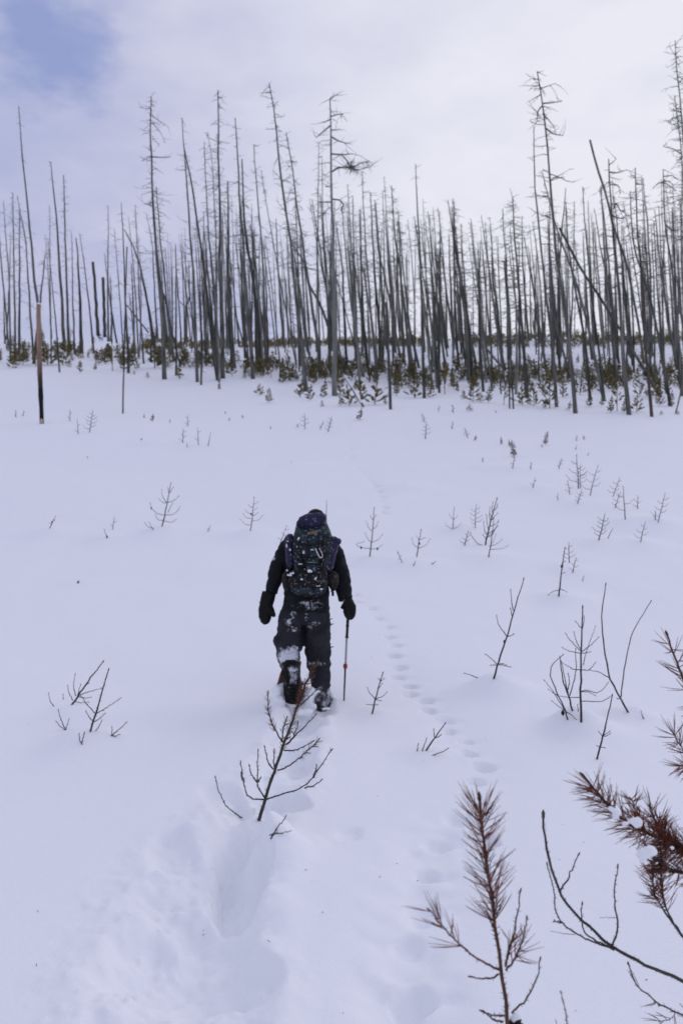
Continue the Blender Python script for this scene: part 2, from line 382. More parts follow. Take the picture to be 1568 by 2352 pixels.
def build_snow():
    th = list(np.arange(0, .56, .0036)); st = .0036
    while th[-1] < math.pi-.06: st = min(st*1.11, .08); th.append(th[-1]+st)
    th = th[:-1]; ang = np.array([-a for a in th[:0:-1]] + th)
    rr = [.5]
    while rr[-1] < 440: rr.append(rr[-1]*(1.0055 if rr[-1] < 14 else 1.009 if rr[-1] < 60 else 1.013))
    rr = np.array(rr); na, nr = len(ang), len(rr)
    A, Rr = np.meshgrid(ang, rr)
    X, Y = (Rr*np.sin(A)).ravel(), (Rr*np.cos(A)).ravel()
    Z = H(X, Y)
    co = np.empty((na*nr+1, 3)); co[:-1, 0] = X; co[:-1, 1] = Y; co[:-1, 2] = Z; co[-1] = (0, 0, 0)
    i = np.arange(nr-1)[:, None]*na; j = np.arange(na)[None, :]; jn = (j+1) % na
    q = np.stack([i+j, i+jn, i+na+jn, i+na+j], -1).reshape(-1, 4)[:, ::-1]
    t = np.stack([np.full(na, na*nr), jn[0], j[0]], -1)[:, ::-1]
    me = bpy.data.meshes.new('snow_ground')
    me.vertices.add(len(co)); me.vertices.foreach_set('co', co.ravel())
    nl = q.size+t.size; me.loops.add(nl); me.loops.foreach_set('vertex_index', np.concatenate([q.ravel(), t.ravel()]).astype(np.int32))
    npoly = len(q)+len(t); me.polygons.add(npoly)
    me.polygons.foreach_set('loop_start', np.concatenate([np.arange(len(q))*4, len(q)*4+np.arange(len(t))*3]).astype(np.int32))
    me.polygons.foreach_set('use_smooth', np.ones(npoly, bool))
    me.update(calc_edges=True); me.validate()
    me.materials.append(M['snow'])
    o = bpy.data.objects.new('snow_ground', me); COL.objects.link(o)
    setp(o, 'white snow covered slope with boot trough and paw prints', 'snow', kind='structure')
build_snow()

# ------------------------------------------------------------------ forest of dead trunks
GT = 'dead grey trunks standing along the slope'
def resample(pts, n):
    P_ = [Vector(p) for p in pts]; d = [0]
    for a, b in zip(P_, P_[1:]): d.append(d[-1]+(b-a).length)
    out = []
    for k in range(n):
        s = d[-1]*k/(n-1); i = 0
        while i < len(d)-2 and d[i+1] < s: i += 1
        f = (s-d[i])/max(d[i+1]-d[i], 1e-9); out.append(P_[i].lerp(P_[i+1], f))
    return out
def twig(mb, p, d, L, r, depth=0, droop=.5, n=4):
    pts = [Vector(p)]; d = Vector(d).normalized(); seg = L/n
    for i in range(n):
        d = (d + Vector((random.uniform(-.2, .2), random.uniform(-.2, .2), random.uniform(-.2, .2)-droop*.24*(1-i/n)+ .12*i/n))).normalized()
        pts.append(pts[-1]+d*seg)
    mb.tube(pts, [r*(1-.75*i/n) for i in range(n+1)], 3, cap=False)
    if depth:
        for i in range(1, n+1):
            if random.random() < .75:
                s = Vector((random.uniform(-1, 1), random.uniform(-1, 1), random.uniform(-.6, .6)))
                twig(mb, pts[i], d+s, L*random.uniform(.25, .5), r*.55, depth-1, droop, 3)
def dead_tree(pts3, r0, r1, tone, twigs, label, group=GT, top=.45, tl=1.0, extra=None, broken=False):
    """pts3: trunk centre line from the foot up"""
    root = empty('dead_tree', pts3[0])
    c = resample([pts3[0]-(pts3[1]-pts3[0]).normalized()*.5] + list(pts3), 15)
    L = (c[-1]-c[0]).length
    off = random.uniform(0, 99)
    for i, q in enumerate(c):
        if 0 < i < 14: q += Vector((mnoise.noise(Vector((off, i*.6, 0))), mnoise.noise(Vector((off, i*.6, 9))), 0))*r0*.45
    mb = MB(); mb.tube(c, [(r0*1.12 if i == 0 else r0 + (r1-r0)*(i/14)**.9)*random.uniform(.93, 1.07) for i in range(15)], 8, rough=.05)
    mb.build('trunk', M[tone], root)
    n = int(twigs)
    if n or extra:
        mb = MB()
        for k in range(14+n):                  # short broken stubs down the trunk
            f = random.uniform(.12, .97); i = min(13, int(f*14)); p = c[i].lerp(c[i+1], f*14-i)
            w = random.uniform(0, 6.283); d = Vector((math.cos(w), math.sin(w), random.uniform(-.5, .35))); l = random.uniform(.15, .6)*tl
            mb.tube([p, p+d*l*.6, p+d*l+Vector((0, 0, random.uniform(-.12, .06)))], [.013, .010, .004], 3, cap=False)
        for k in range(n):
            f = 1-random.random()**1.35*(1-top) if random.random() < .8 else random.uniform(.25, .98)
            i = min(13, int(f*14)); p = c[i].lerp(c[i+1], f*14-i)
            w = random.uniform(0, 2*math.pi); d = Vector((math.cos(w), math.sin(w), random.uniform(-.35, .5)))
            l = tl*random.uniform(.35, 1.1)*(1.15-.6*max(0, f-.6)/.4)
            twig(mb, p, d, l, .013+.012*l, 1 if l > .45 else 0, random.uniform(-.2, 1.1))
        if extra:
            for (e, r, dep) in extra:
                e = resample(e, max(4, len(e)*2)); m_ = len(e)
                mb.tube(e, [r*.72*(1-.75*i/m_) for i in range(m_)], 5, cap=False)
                for i in range(2, m_):
                    for _ in range(dep): twig(mb, e[i], Vector((random.uniform(-1, 1), random.uniform(-1, 1), random.uniform(-.5, .7))), random.uniform(.3, .8), .014, 0, .4, 3)
        mb.build('crown', M['twig'], root)
    return setp(root, label, 'dead tree', group)

# each traced trunk: (tag, points from the top) runs, width across the foot on the tracing grid, tone, twigs, label (None = described by its neighbours)
TR = [
 ([('A1', [(130, 540), (150, 850), (185, 1150), (215, 1490)]), ('B1', [(240, 330), (268, 560), (285, 780)])], 8, 'grey_wood', 14, 'tall thin grey trunk rising behind the charred brown post'),
 ([('A1', [(25, 1180), (45, 1490)]), ('B1', [(65, 300), (75, 870)])], 5, 'grey_wood', 14, None),
 ([('A1', [(90, 1130), (95, 1490)]), ('B1', [(98, 300), (108, 850)])], 6, 'grey_wood', 34, None),
 ([('A1', [(120, 1150), (180, 1480)]), ('B1', [(200, 400), (230, 870)])], 6, 'grey_wood', 20, None),
 ([('A1', [(350, 920), (375, 1200), (400, 1490)]), ('B1', [(430, 550), (442, 800)])], 9, 'grey_wood', 6, 'bare topped grey trunk, tallest between the charred post and the two stumps'),
 ([('A1', [(435, 1010), (450, 1490)]), ('B1', [(465, 600), (472, 790)])], 7, 'grey_wood', 40, None),
 ([('A1', [(310, 1420), (318, 1490)]), ('B1', [(330, 250), (352, 700)])], 4, 'pale_wood', 12, None),
 ([('A1', [(488, 1390), (495, 1490)]), ('B1', [(500, 500), (512, 830)])], 5, 'grey_wood', 8, None),
 ([('A1', [(520, 1440), (525, 1490)]), ('B1', [(545, 400), (560, 830)])], 10, 'dark_wood', 6, None),
 ([('B1', [(636, 205), (655, 430), (670, 680)])], 8, 'dark_wood', 0, 'taller of the two snapped off stumps without branches'),
 ([('B1', [(705, 310), (712, 500), (718, 690)])], 8, 'dark_wood', 0, 'shorter of the two snapped off stumps without branches'),
 ([('A1', [(740, 1220), (742, 1490)]), ('B1', [(738, 300), (742, 720)])], 5, 'grey_wood', 20, None),
 ([('A1', [(830, 1200), (845, 1490)]), ('B1', [(860, 500), (882, 965)])], 7, 'dark_wood', 6, None),
 ([('B1', [(870, 100), (858, 500), (848, 900), (840, 1240)])], 3.6, 'dark_wood', 0, 'thin dark pole standing alone on the snow before the pines'),
 ([('A1', [(925, 1215), (940, 1490)]), ('B1', [(955, 500), (985, 900)])], 5, 'grey_wood', 22, None),
 ([('A1', [(850, 1380), (910, 1490)]), ('B1', [(960, 230), (1030, 600), (1062, 820)])], 9, 'dark_wood', 6, 'curved dark trunk leaning left beside the tree with the long side limb'),
 ([('A1', [(1035, 470), (1030, 700), (1035, 950), (1050, 1250), (1065, 1490)]), ('B1', [(1075, 200), (1105, 500), (1125, 1005)])], 10.5, 'grey_wood', 46, 'tall grey tree with one long level limb right of its top'),
 ([('A1', [(1070, 1090), (1100, 1490)]), ('B1', [(1115, 200), (1145, 550), (1190, 880)])], 7, 'grey_wood', 40, None),
 ([('A1', [(1000, 1270), (1045, 1490)]), ('B1', [(1052, 300), (1075, 700)])], 5, 'grey_wood', 16, None),
 ([('A1', [(1245, 620), (1260, 850), (1280, 1100), (1305, 1480)]), ('B1', [(1325, 300), (1335, 650), (1350, 1025)])], 8.5, 'grey_wood', 14, 'slim bare spar, left one of two crossing near their tops'),
 ([('A1', [(1255, 800), (1300, 1000), (1345, 1300), (1375, 1490)]), ('B1', [(1420, 450), (1455, 750), (1495, 1015)])], 11, 'dark_wood', 8, 'dark thick trunk bent left, right one of two crossing near their tops'),
 ([('A1', [(1490, 430), (1490, 600), (1495, 900), (1500, 1200), (1505, 1490)]), ('B1', [(1502, 200), (1512, 500), (1525, 1000)])], 11.5, 'grey_wood', 46, 'tall thick grey tree with twiggy branches all down its upper half'),
 ([('A1', [(1395, 780), (1410, 1100), (1430, 1490)]), ('B1', [(1445, 200), (1470, 500), (1490, 900)])], 6.5, 'grey_wood', 40, None),
 ([('A1', [(1420, 720), (1450, 900), (1475, 1400)]), ('B1', [(1480, 200), (1485, 900)])], 5, 'grey_wood', 30, None),
 ([('B1', [(1290, 200), (1298, 440), (1272, 520), (1275, 710)])], 7, 'grey_wood', 6, 'short forked grey tree with a crooked arm bending left'),
 ([('B1', [(1120, 420), (1180, 700), (1235, 925)])], 4.5, 'dark_wood', 0, None),
 ([('A2', [(58, 620), (70, 850), (90, 1200), (115, 1490)]), ('B2', [(130, 350), (155, 650), (180, 1003)])], 10.5, 'grey_wood', 18, None),
 ([('A2', [(185, 800), (210, 1150), (240, 1490)]), ('B2', [(250, 250), (262, 500), (268, 920)])], 7.5, 'grey_wood', 18, None),
 ([('A2', [(290, 385), (315, 420), (320, 560), (345, 800), (375, 1050), (410, 1300), (440, 1490)]), ('B2', [(470, 400), (505, 720), (545, 1090)])], 11, 'grey_wood', 34, 'tall grey tree leaning left with a hooked twiggy top'),
 ([('A2', [(405, 720), (440, 900), (470, 1150), (515, 1450)]), ('B2', [(560, 350), (615, 700), (640, 985)])], 9, 'grey_wood', 40, None),
 ([('B2', [(415, -60), (440, 80), (520, 180), (560, 350), (650, 520), (720, 720), (748, 850)])], 9, 'grey_wood', 10, 'strongly slanting grey trunk whose foot meets the nest tree'),
 ([('A2', [(628, 790), (625, 1200), (620, 1490)]), ('B2', [(622, 300), (632, 700), (640, 930)])], 5.5, 'grey_wood', 22, None),
 ([('A2', [(650, 880), (655, 1200), (665, 1490)]), ('B2', [(680, 300), (692, 600), (702, 950)])], 5.5, 'grey_wood', 16, None),
 ([('A2', [(705, 490), (712, 800), (718, 1200), (725, 1490)]), ('B2', [(730, 300), (735, 700), (738, 1120)])], 13, 'pale_wood', 12, 'tall straight pale tree carrying a dark twig nest on its right'),
 ([('A2', [(823, 1075), (840, 1300), (850, 1490)]), ('B2', [(865, 300), (872, 600), (882, 880)])], 6.5, 'grey_wood', 16, None),
 ([('A2', [(925, 990), (935, 1250), (950, 1490)]), ('B2', [(965, 300), (1000, 750), (1030, 1010)])], 7, 'grey_wood', 34, None),
 ([('A2', [(980, 1130), (990, 1350), (1000, 1490)]), ('B2', [(1010, 300), (1035, 550), (1062, 920)])], 9, 'dark_wood', 36, None),
 ([('A2', [(1125, 1080), (1140, 1300), (1155, 1490)]), ('B2', [(1175, 200), (1200, 400), (1232, 700), (1262, 960)])], 9, 'grey_wood', 36, None),
 ([('A2', [(1290, 935), (1300, 1200), (1320, 1490)]), ('B2', [(1325, 250), (1332, 550), (1350, 1135)])], 8.5, 'dark_wood', 4, 'bare branchless spar standing clear above the packed trunks mid right'),
 ([('A2', [(1385, 1280), (1395, 1490)]), ('B2', [(1405, 300), (1422, 700), (1440, 920)])], 5, 'grey_wood', 14, None),
 ([('A2', [(1545, 1170), (1552, 1490)]), ('B2', [(1558, 500), (1582, 920)])], 7, 'dark_wood', 24, None),
 ([('B2', [(1090, 480), (1098, 700), (1108, 950), (1120, 1212)])], 7.5, 'dark_wood', 0, 'broken dark pole with pale snapped tip right of the nest tree'),
 ([('A2', [(105, 900), (130, 1490)]), ('B2', [(165, 200), (200, 500), (232, 890)])], 12, 'dark_wood', 24, None),
 ([('A2', [(860, 1150), (868, 1490)]), ('B2', [(872, 250), (885, 600), (895, 930)])], 8, 'grey_wood', 24, None),
 ([('A2', [(905, 1250), (912, 1490)]), ('B2', [(920, 300), (935, 600), (962, 930)])], 7.5, 'dark_wood', 20, None),
 ([('A2', [(745, 1330), (770, 1490)]), ('B2', [(790, 250), (805, 600), (822, 930)])], 8, 'dark_wood', 34, None),
 ([('A2', [(1010, 1180), (1030, 1490)]), ('B2', [(1065, 250), (1110, 450), (1185, 860)])], 7, 'grey_wood', 24, None),
 ([('A2', [(1170, 1250), (1190, 1490)]), ('B2', [(1220, 400), (1250, 650), (1312, 930)])], 7, 'grey_wood', 30, None),
 ([('A1', [(1555, 1050), (1565, 1490)]), ('B2', [(5, 150), (25, 600), (48, 930)])], 13, 'grey_wood', 30, None),
 ([('A3', [(570, 300), (600, 500), (630, 750), (665, 1100), (690, 1490)]), ('B3', [(715, 200), (745, 450), (795, 800), (830, 1237)])], 11, 'grey_wood', 20, 'tallest grey tree on the right with a twiggy ragged top'),
 ([('A3', [(548, 680), (550, 900), (555, 1080), (575, 1300), (590, 1490)]), ('B3', [(595, 100), (625, 380), (680, 800), (703, 1195)])], 8.5, 'grey_wood', 6, 'slim trunk with a kinked thin top beside the tallest right tree'),
 ([('A3', [(930, 770), (980, 960), (1050, 1170), (1090, 1380), (1140, 1490)]), ('B3', [(1190, 250), (1260, 620), (1300, 900)])], 5.8, 'grey_wood', 0, 'bare spar slanting left across the upper right, broken tip'),
 ([('A3', [(1058, 900), (1065, 1100), (1080, 1300), (1095, 1490)]), ('B3', [(1110, 250), (1135, 480), (1160, 850), (1197, 1247)])], 11.5, 'grey_wood', 14, 'thick grey trunk at the forest edge with curled limbs near its top'),
 ([('A3', [(1240, 960), (1250, 1300), (1260, 1490)]), ('B3', [(1275, 150), (1288, 500), (1320, 900), (1352, 1262)])], 8, 'rust_wood', 30, 'rusty brown stained trunk near the right edge'),
 ([('A3', [(1430, 970), (1435, 1200), (1450, 1400), (1465, 1490)]), ('B3', [(1485, 200), (1515, 550), (1550, 900), (1562, 1120)])], 9.5, 'grey_wood', 18, 'grey trunk near the right edge with drooping limbs like an umbrella'),
 ([('A3', [(1512, 90), (1510, 220), (1540, 420), (1555, 600), (1575, 850), (1600, 1200), (1620, 1490)]), ('B3', [(1640, 300), (1670, 1150)])], 9, 'grey_wood', 50, 'very tall tree leaning in at the right edge, highest tip of all'),
 ([('A3', [(1508, 470), (1530, 650), (1555, 850), (1575, 1200), (1590, 1490)]), ('B3', [(1610, 300), (1630, 1100)])], 6.5, 'dark_wood', 60, 'shorter dark tree just inside the very tall one, right edge'),
 ([('A3', [(880, 1090), (890, 1300), (910, 1490)]), ('B3', [(925, 250), (965, 600), (1000, 900), (1030, 1155)])], 7, 'dark_wood', 8, None),
 ([('A3', [(960, 1240), (1000, 1490)]), ('B3', [(1020, 200), (1065, 400), (1130, 900)])], 7, 'dark_wood', 8, None),
 ([('A3', [(765, 1190), (780, 1490)]), ('B3', [(800, 200), (840, 450), (900, 750), (932, 1145)])], 8, 'dark_wood', 14, None),
 ([('A3', [(605, 990), (650, 1170), (690, 1320), (740, 1490)]), ('B3', [(785, 200), (860, 420), (915, 640), (1030, 1155)])], 9, 'grey_wood', 14, None),
 ([('B3', [(720, -30), (870, 250), (1000, 450), (1120, 640), (1220, 800), (1330, 1000), (1415, 1125)])], 6.5, 'dark_wood', 0, 'long pole slanting from upper left to lower right across the others'),
 ([('A3', [(402, 1160), (410, 1400)]), ('B3', [(425, 100), (445, 400), (472, 700), (502, 1135)])], 9.5, 'dark_wood', 46, None),
 ([('A3', [(335, 1240), (345, 1490)]), ('B3', [(355, 150), (372, 450), (378, 800), (382, 1205)])], 4, 'dark_wood', 10, None),
 ([('B3', [(345, 200), (380, 700), (408, 1208)])], 4.5, 'dark_wood', 0, None),
 ([('A3', [(118, 1310), (135, 1490)]), ('B3', [(172, 350), (205, 750)])], 6, 'grey_wood', 18, None),
 ([('A3', [(215, 1330), (225, 1490)]), ('B3', [(240, 250), (262, 960)])], 6, 'grey_wood', 22, None),
 ([('A3', [(250, 1360), (258, 1490)]), ('B3', [(268, 350), (295, 500), (332, 910)])], 9, 'dark_wood', 10, None),
 ([('A3', [(0, 1190), (10, 1490)]), ('B3', [(50, 300), (100, 620), (130, 1010)])], 9, 'dark_wood', 34, None),
 ([('B3', [(15, -40), (30, 200), (80, 600), (102, 1015)])], 9, 'grey_wood', 20, None),
 ([('A3', [(1205, 1120), (1225, 1490)]), ('B3', [(1310, 350), (1365, 550), (1422, 850), (1482, 1192)])], 8.5, 'dark_wood', 20, None),
 ([('A3', [(1400, 1220), (1412, 1490)]), ('B3', [(1445, 450), (1480, 760)])], 6, 'grey_wood', 20, None),
 ([('B3', [(1566, 980), (1545, 1120), (1515, 1242)])], 3.6, 'grey_wood', 0, 'short thin pole slanting right at the forest edge, far right'),
 ([('B3', [(640, 420), (700, 640), (760, 860), (790, 1000)])], 8, 'grey_wood', 8, None),
]
LAND = [(-60, 'the left picture edge'), (97, 'the charred brown post'), (223, 'the two snapped stumps'), (378, 'the long limbed tree'), (428, 'the short forked tree'),
        (510, 'the crossing spars'), (768, 'the nest tree'), (897, 'the broken dark pole'), (974, 'the bare branchless spar'), (1320, 'the tallest right tree'), (1443, 'the thick edge trunk'), (1496, 'the rusty trunk')]
ORD = 'first second third fourth fifth sixth seventh eighth ninth tenth eleventh twelfth thirteenth fourteenth fifteenth sixteenth seventeenth eighteenth nineteenth twentieth'.split()
ORD += ['twenty-'+o for o in ORD[:9]] + ['thirtieth'] + ['thirty-'+o for o in ORD[:9]] + ['fortieth'] + ['forty-'+o for o in ORD[:9]]
auto = []            # objects still to be described by their neighbours: (object, u of the foot, words)
special = {}
for runs, wpx, tone, tw, label in TR:
    pts = [cv(t, p) for t, r in runs for p in r][::-1]
    b = hit(*pts[0], base_h); y = b.y; k = y/F
    lean = random.uniform(-.05, .05)
    p3 = [b] + [P(u, v, y + lean*(pts[0][1]-v)*k) for (u, v) in pts[1:]]
    ex = None
    def E(tag, L, r=.05, dep=1): return ([P(*cv(tag, q), y+(.3*random.random()-.15)*(i+1)) for i, q in enumerate(L)], r, dep)
    if label and 'nest' in label and 'pale' in label:
        ex = [E('A2', [(712, 865), (790, 870), (865, 865)], .06), E('A2', [(790, 875), (830, 920), (850, 960)], .045, 2), E('A2', [(722, 985), (760, 960), (820, 958), (900, 975), (975, 955)], .06, 2), E('A2', [(850, 960), (910, 930), (975, 915)], .04, 2),
              E('A2', [(710, 745), (760, 775), (820, 795)], .055), E('A2', [(710, 670), (650, 720), (610, 755)], .055), E('A2', [(705, 630), (665, 650)], .05), E('A2', [(708, 610), (760, 595), (795, 590)], .045), E('A2', [(708, 700), (765, 700)], .04),
              E('A2', [(705, 490), (745, 465)], .04), E('A2', [(725, 1175), (770, 1180), (800, 1215), (780, 1250), (795, 1270)], .055, 1), E('A2', [(718, 1195), (660, 1195), (625, 1190)], .045), E('A2', [(715, 1090), (675, 1090)], .04),
              E('A2', [(625, 1295), (670, 1270), (690, 1235)], .04)]
        special['nest'] = P(*cv('A2', (850, 958)), y)
    elif label and 'long level limb' in label:
        ex = [E('A1', [(1035, 885), (1110, 890), (1170, 885)], .06), E('A1', [(1035, 600), (1090, 640), (1150, 680)], .045), E('A1', [(1040, 650), (1100, 720), (1130, 790)], .04), E('A1', [(1040, 760), (1090, 800)], .03), E('A1', [(1030, 885), (965, 915)], .035), E('A1', [(1032, 560), (950, 545)], .03)]
    elif label and 'tallest grey tree on the right' in label:
        ex = [E('A3', [(605, 520), (670, 515), (740, 505)], .05), E('A3', [(630, 690), (680, 730), (745, 740)], .055), E('A3', [(610, 590), (655, 640), (690, 690)], .045), E('A3', [(585, 400), (510, 400)], .03), E('A3', [(580, 355), (530, 352)], .03), E('A3', [(590, 420), (690, 385)], .035), E('A3', [(600, 540), (575, 570), (570, 640)], .05, 4), E('A3', [(675, 1030), (735, 1025)], .035)]
    elif label and 'curled limbs' in label:
        ex = [E('A3', [(1065, 990), (1120, 995), (1180, 975)], .05), E('A3', [(1062, 940), (1110, 900)], .035), E('A3', [(1090, 1240), (1110, 1200), (1140, 1260), (1170, 1250)], .055, 2), E('A3', [(1085, 1290), (1150, 1310), (1190, 1280)], .05, 1), E('A3', [(1068, 1075), (1130, 1080), (1135, 1140)], .04)]
    elif label and 'umbrella' in label:
        ex = [E('A3', [(1430, 1060), (1395, 1065), (1365, 1100)], .05), E('A3', [(1430, 1020), (1490, 1010), (1530, 1040)], .05), E('A3', [(1432, 1060), (1480, 1085), (1520, 1120)], .05), E('A3', [(1450, 1350), (1490, 1390), (1540, 1385)], .06, 2), E('A3', [(1432, 1050), (1470, 1050), (1500, 1080)], .04)]
    elif label and 'very tall' in label:
        ex = [E('A3', [(1560, 870), (1500, 830), (1430, 815)], .05, 1), E('A3', [(1545, 680), (1490, 700)], .04), E('A3', [(1530, 620), (1490, 620), (1480, 660)], .04)]
    elif label and 'forked' in label:
        ex = [E('B1', [(1272, 520), (1225, 470), (1210, 440), (1220, 410)], .085, 0), E('B1', [(1212, 440), (1205, 300), (1195, 100)], .05, 1)]
    big = wpx > 8
    o = dead_tree(p3, wpx*k*.5, max(.018, wpx*k*.5*(.8 if tw == 0 else .2)), tone, tw*1.7, label, extra=ex, tl=1.0 if big else .8, top=.45)
    if not label: auto.append((o, pts[0][0], ('slim' if wpx < 6.2 else 'stout' if wpx > 8.6 else 'grey') + (' dark' if tone == 'dark_wood' else ' grey' if wpx < 6.2 or wpx > 8.6 else '') + ' traced trunk'))
# nest
mb = MB(); random.seed(3)
for i in range(80):
    d = Vector((random.gauss(0, 1), random.gauss(0, 1), random.gauss(0, .8)))
    twig(mb, special['nest']+d*.10, d, random.uniform(.12, .30), .010, 0, .2, 3)
mb.ball(special['nest'], (.10, .10, .08), lump=.5)
setp(mb.build('nest', M['dark_wood'], None, special['nest']), 'dark tangled twig nest on a limb of the tall pale tree', 'nest')

# the rest of the stand: rows of thin trunks behind and between
random.seed(21)
fill = []
def density(u):
    return np.interp(u, [-40, 0, 60, 130, 200, 330, 420, 560, 640, 800, 1000, 1200, 1400, 1600], [.45, .5, .3, .25, .2, .5, .7, .9, 1.0, 1.1, 1.05, 1.05, 1.2, 1.2])
while len(fill) < 218:
    u = random.uniform(-40, 1610)
    if random.random() > density(u)/1.2: continue
    front = random.random() < .3
    v = random.uniform(830, 892) if front else random.uniform(775, 850)
    v += np.interp(u, [0, 500, 900, 1568], [-35, 0, 12, 22])*(1 if front else .3)
    tv = np.interp(u, [0, 150, 300, 480, 700, 900, 1100, 1300, 1568], [480, 560, 580, 520, 520, 500, 540, 520, 480]) + random.gauss(0, 48)
    fill.append((u, v, tv))
fill.sort(key=lambda t: -t[1])
for (u, v, tv) in fill:
    b = hit(u, v, base_h); y = b.y; k = y/F
    ln = random.gauss(-.055, .045)*(1.7 if random.random() < .12 else 1)
    hgt = v-tv
    if random.random() < .10: hgt *= random.uniform(.35, .6)
    pts = [b]
    bend = random.gauss(0, .02); dl = random.uniform(-.06, .06)
    for f in (.25, .5, .75, 1): pts.append(P(u+hgt*(ln*f+bend*f*(1-f)*2), v-hgt*f, y+dl*hgt*k*f))
    w = random.choice([3.8, 4.4, 5, 5.8, 6.6, 7.6])*(1.1 if v > 850 else 1)
    tone = random.choice(['grey_wood', 'grey_wood', 'dark_wood', 'pale_wood', 'dark_wood'])
    tw = random.choice([10, 20, 30, 44])
    o = dead_tree(pts, w*k*.5, max(.015, w*k*.5*.22), tone, tw, None, tl=.75, top=random.uniform(.35, .6))
    auto.append((o, u, ('front row ' if v > 862 else 'back row ') + ('thin' if w < 4.7 else 'thicker') + (' dark' if tone == 'dark_wood' else ' pale' if tone == 'pale_wood' else ' grey') + (' trunk leaning left' if ln < -.07 else ' trunk leaning right' if ln > .01 else ' trunk')))
random.seed(44)
mb = MB()
for i in range(150):
    u = random.uniform(380, 1620)
    y = random.uniform(80, 112); x = y*(u-784)/F; k = y/F
    z = float(base_h(np.array([x]), np.array([y]))[0]); v0 = 1176-(z-CAMZ)/k; tv = random.gauss(545, 40) + (20 if 850 < u < 1250 else 0); hgt = v0-tv
    ln = random.gauss(-.05, .04); w = random.uniform(2.4, 4.2)*k*.5
    c = [Vector((x, y, z-.3))]+[P(u+hgt*ln*f+random.uniform(-1, 1), v0-hgt*f, y) for f in (.3, .6, 1)]
    mb.tube(c, [w, w*.85, w*.6, w*.2], 5)
    for k2 in range(16):
        f = random.uniform(.25, 1); j = min(2, int(f*3)); p = c[j].lerp(c[j+1], f*3-j); a = random.uniform(0, 6.28); l = random.uniform(.3, .9)
        mb.tube([p, p+Vector((math.cos(a), math.sin(a), random.uniform(-.4, .4)))*l], [.016, .006], 3, cap=False)
setp(mb.build('dead_tree_stand', M['grey_wood']), 'farthest thin dead trunks massed behind the rest of the stand', 'dead trees', kind='stuff')
def name_by_neighbours(items, tail):
    cnt = {}
    for o, u, words in sorted(items, key=lambda t: t[1]):
        lm = [l for l in LAND if l[0] <= u]
        lm = lm[-1][1] if lm else LAND[0][1]
        cnt[(lm, words)] = c = cnt.get((lm, words), 0)+1
        o['label'] = f"{words}, {ORD[c-1]} such right of {lm}" if tail is None else f"{words}, {ORD[c-1]} such right of {lm}{tail}"
name_by_neighbours(auto, None)

# charred post, left
b = hit(97, 973); y = b.y; k = y/F
root = empty('charred_post', b)
mb = MB(); c = resample([P(97, 990, y), P(96, 950, y), P(92, 850, y), P(90, 770, y), P(89, 699, y)], 12)
mb.tube(c, [k*w for w in (4.6, 4.8, 4.7, 5.6, 5.4, 5.7, 5.8, 5.5, 5.6, 5.3, 5.2, 4.7)], 10, rough=.07)
mm = mat('charred_and_bare_wood', (.27, .185, .135), .4, 2, .85, .5, 14, stretch=(3, 3, .4))
n, l = mm.node_tree.nodes, mm.node_tree.links
t_ = n.new('ShaderNodeTexCoord'); sx = n.new('ShaderNodeSeparateXYZ'); l.new(t_.outputs['Object'], sx.inputs[0])
zz = n.new('ShaderNodeTexNoise'); zz.inputs['Scale'].default_value = 2.2; zz.inputs['Detail'].default_value = 6; l.new(t_.outputs['Object'], zz.inputs['Vector'])
ma = n.new('ShaderNodeMath'); ma.operation = 'MULTIPLY_ADD'; ma.inputs[1].default_value = 1.6; l.new(zz.outputs['Fac'], ma.inputs[0]); l.new(sx.outputs['Z'], ma.inputs[2])
mr = n.new('ShaderNodeMapRange'); mr.inputs['From Min'].default_value = 2.3; mr.inputs['From Max'].default_value = 4.1; l.new(ma.outputs[0], mr.inputs['Value'])
mx = n.new('ShaderNodeMix'); mx.data_type = 'RGBA'; l.new(mr.outputs[0], mx.inputs[0]); mx.inputs[6].default_value = (.012, .013, .012, 1)
bs = n['Principled BSDF']; l.new(bs.inputs['Base Color'].links[0].from_socket, mx.inputs[7]); l.new(mx.outputs[2], bs.inputs['Base Color'])
mb.build('trunk', mm, root)
mb = MB(); mb.tube([P(95, 977, y-.11), P(96, 962, y-.11)], [.085, .06], 7); mb.build('bare_patch', mat('bare_wood', (.42, .33, .27), .2), root)
mb = MB(); mb.ball(P(89, 698, y), (.10, .1, .05), lump=.3); mb.build('snow_cap', M['snow'], root)
setp(root, 'charred post with brown upper part standing alone far left', 'dead tree')

# leaning snow covered logs inside the stand
GL = 'fallen poles leaning among the trunks'
def pole_log(a, bpx, dy, w, label, snowy=True):
    p = hit(*bpx, base_h); q = P(*a, p.y+dy); k = p.y/F
    root = empty('fallen_pole', p)
    c = resample([p-(q-p).normalized()*.2, q], 7); mb = MB(); mb.tube(c, [w*k*.5*(1-.4*i/6) for i in range(7)], 7, rough=.1); mb.build('trunk', M['grey_wood'], root)
    if snowy:
        mb = MB(); mb.tube([s+Vector((0, 0, w*k*.42)) for s in c[1:]], [w*k*.46*(1-.4*i/6)*random.uniform(.8, 1.15) for i in range(6)], 6); mb.build('snow_cap', M['snow'], root)
    setp(root, label, 'fallen tree', GL)
pole_log(cv('B2', (770, 845)), cv('B2', (885, 908)), -.6, 5, 'short snow topped pole lying right of the nest tree foot')
pole_log(cv('B2', (805, 985)), cv('B2', (935, 1195)), 1.2, 6, 'snow covered pole sloping down right below the nest tree')
pole_log(cv('B3', (130, 680)), cv('B3', (350, 950)), -1.0, 6, 'snow topped pole slanting down left of the paired thin poles')
pole_log(cv('B3', (1438, 800)), cv('B3', (1405, 1040)), .8, 6, 'snow plastered pole standing askew near the right edge')
pole_log(cv('B2', (60, 560)), cv('B2', (150, 890)), -1.5, 5, 'bare dark pole slanting behind the stout trunks mid left', False)
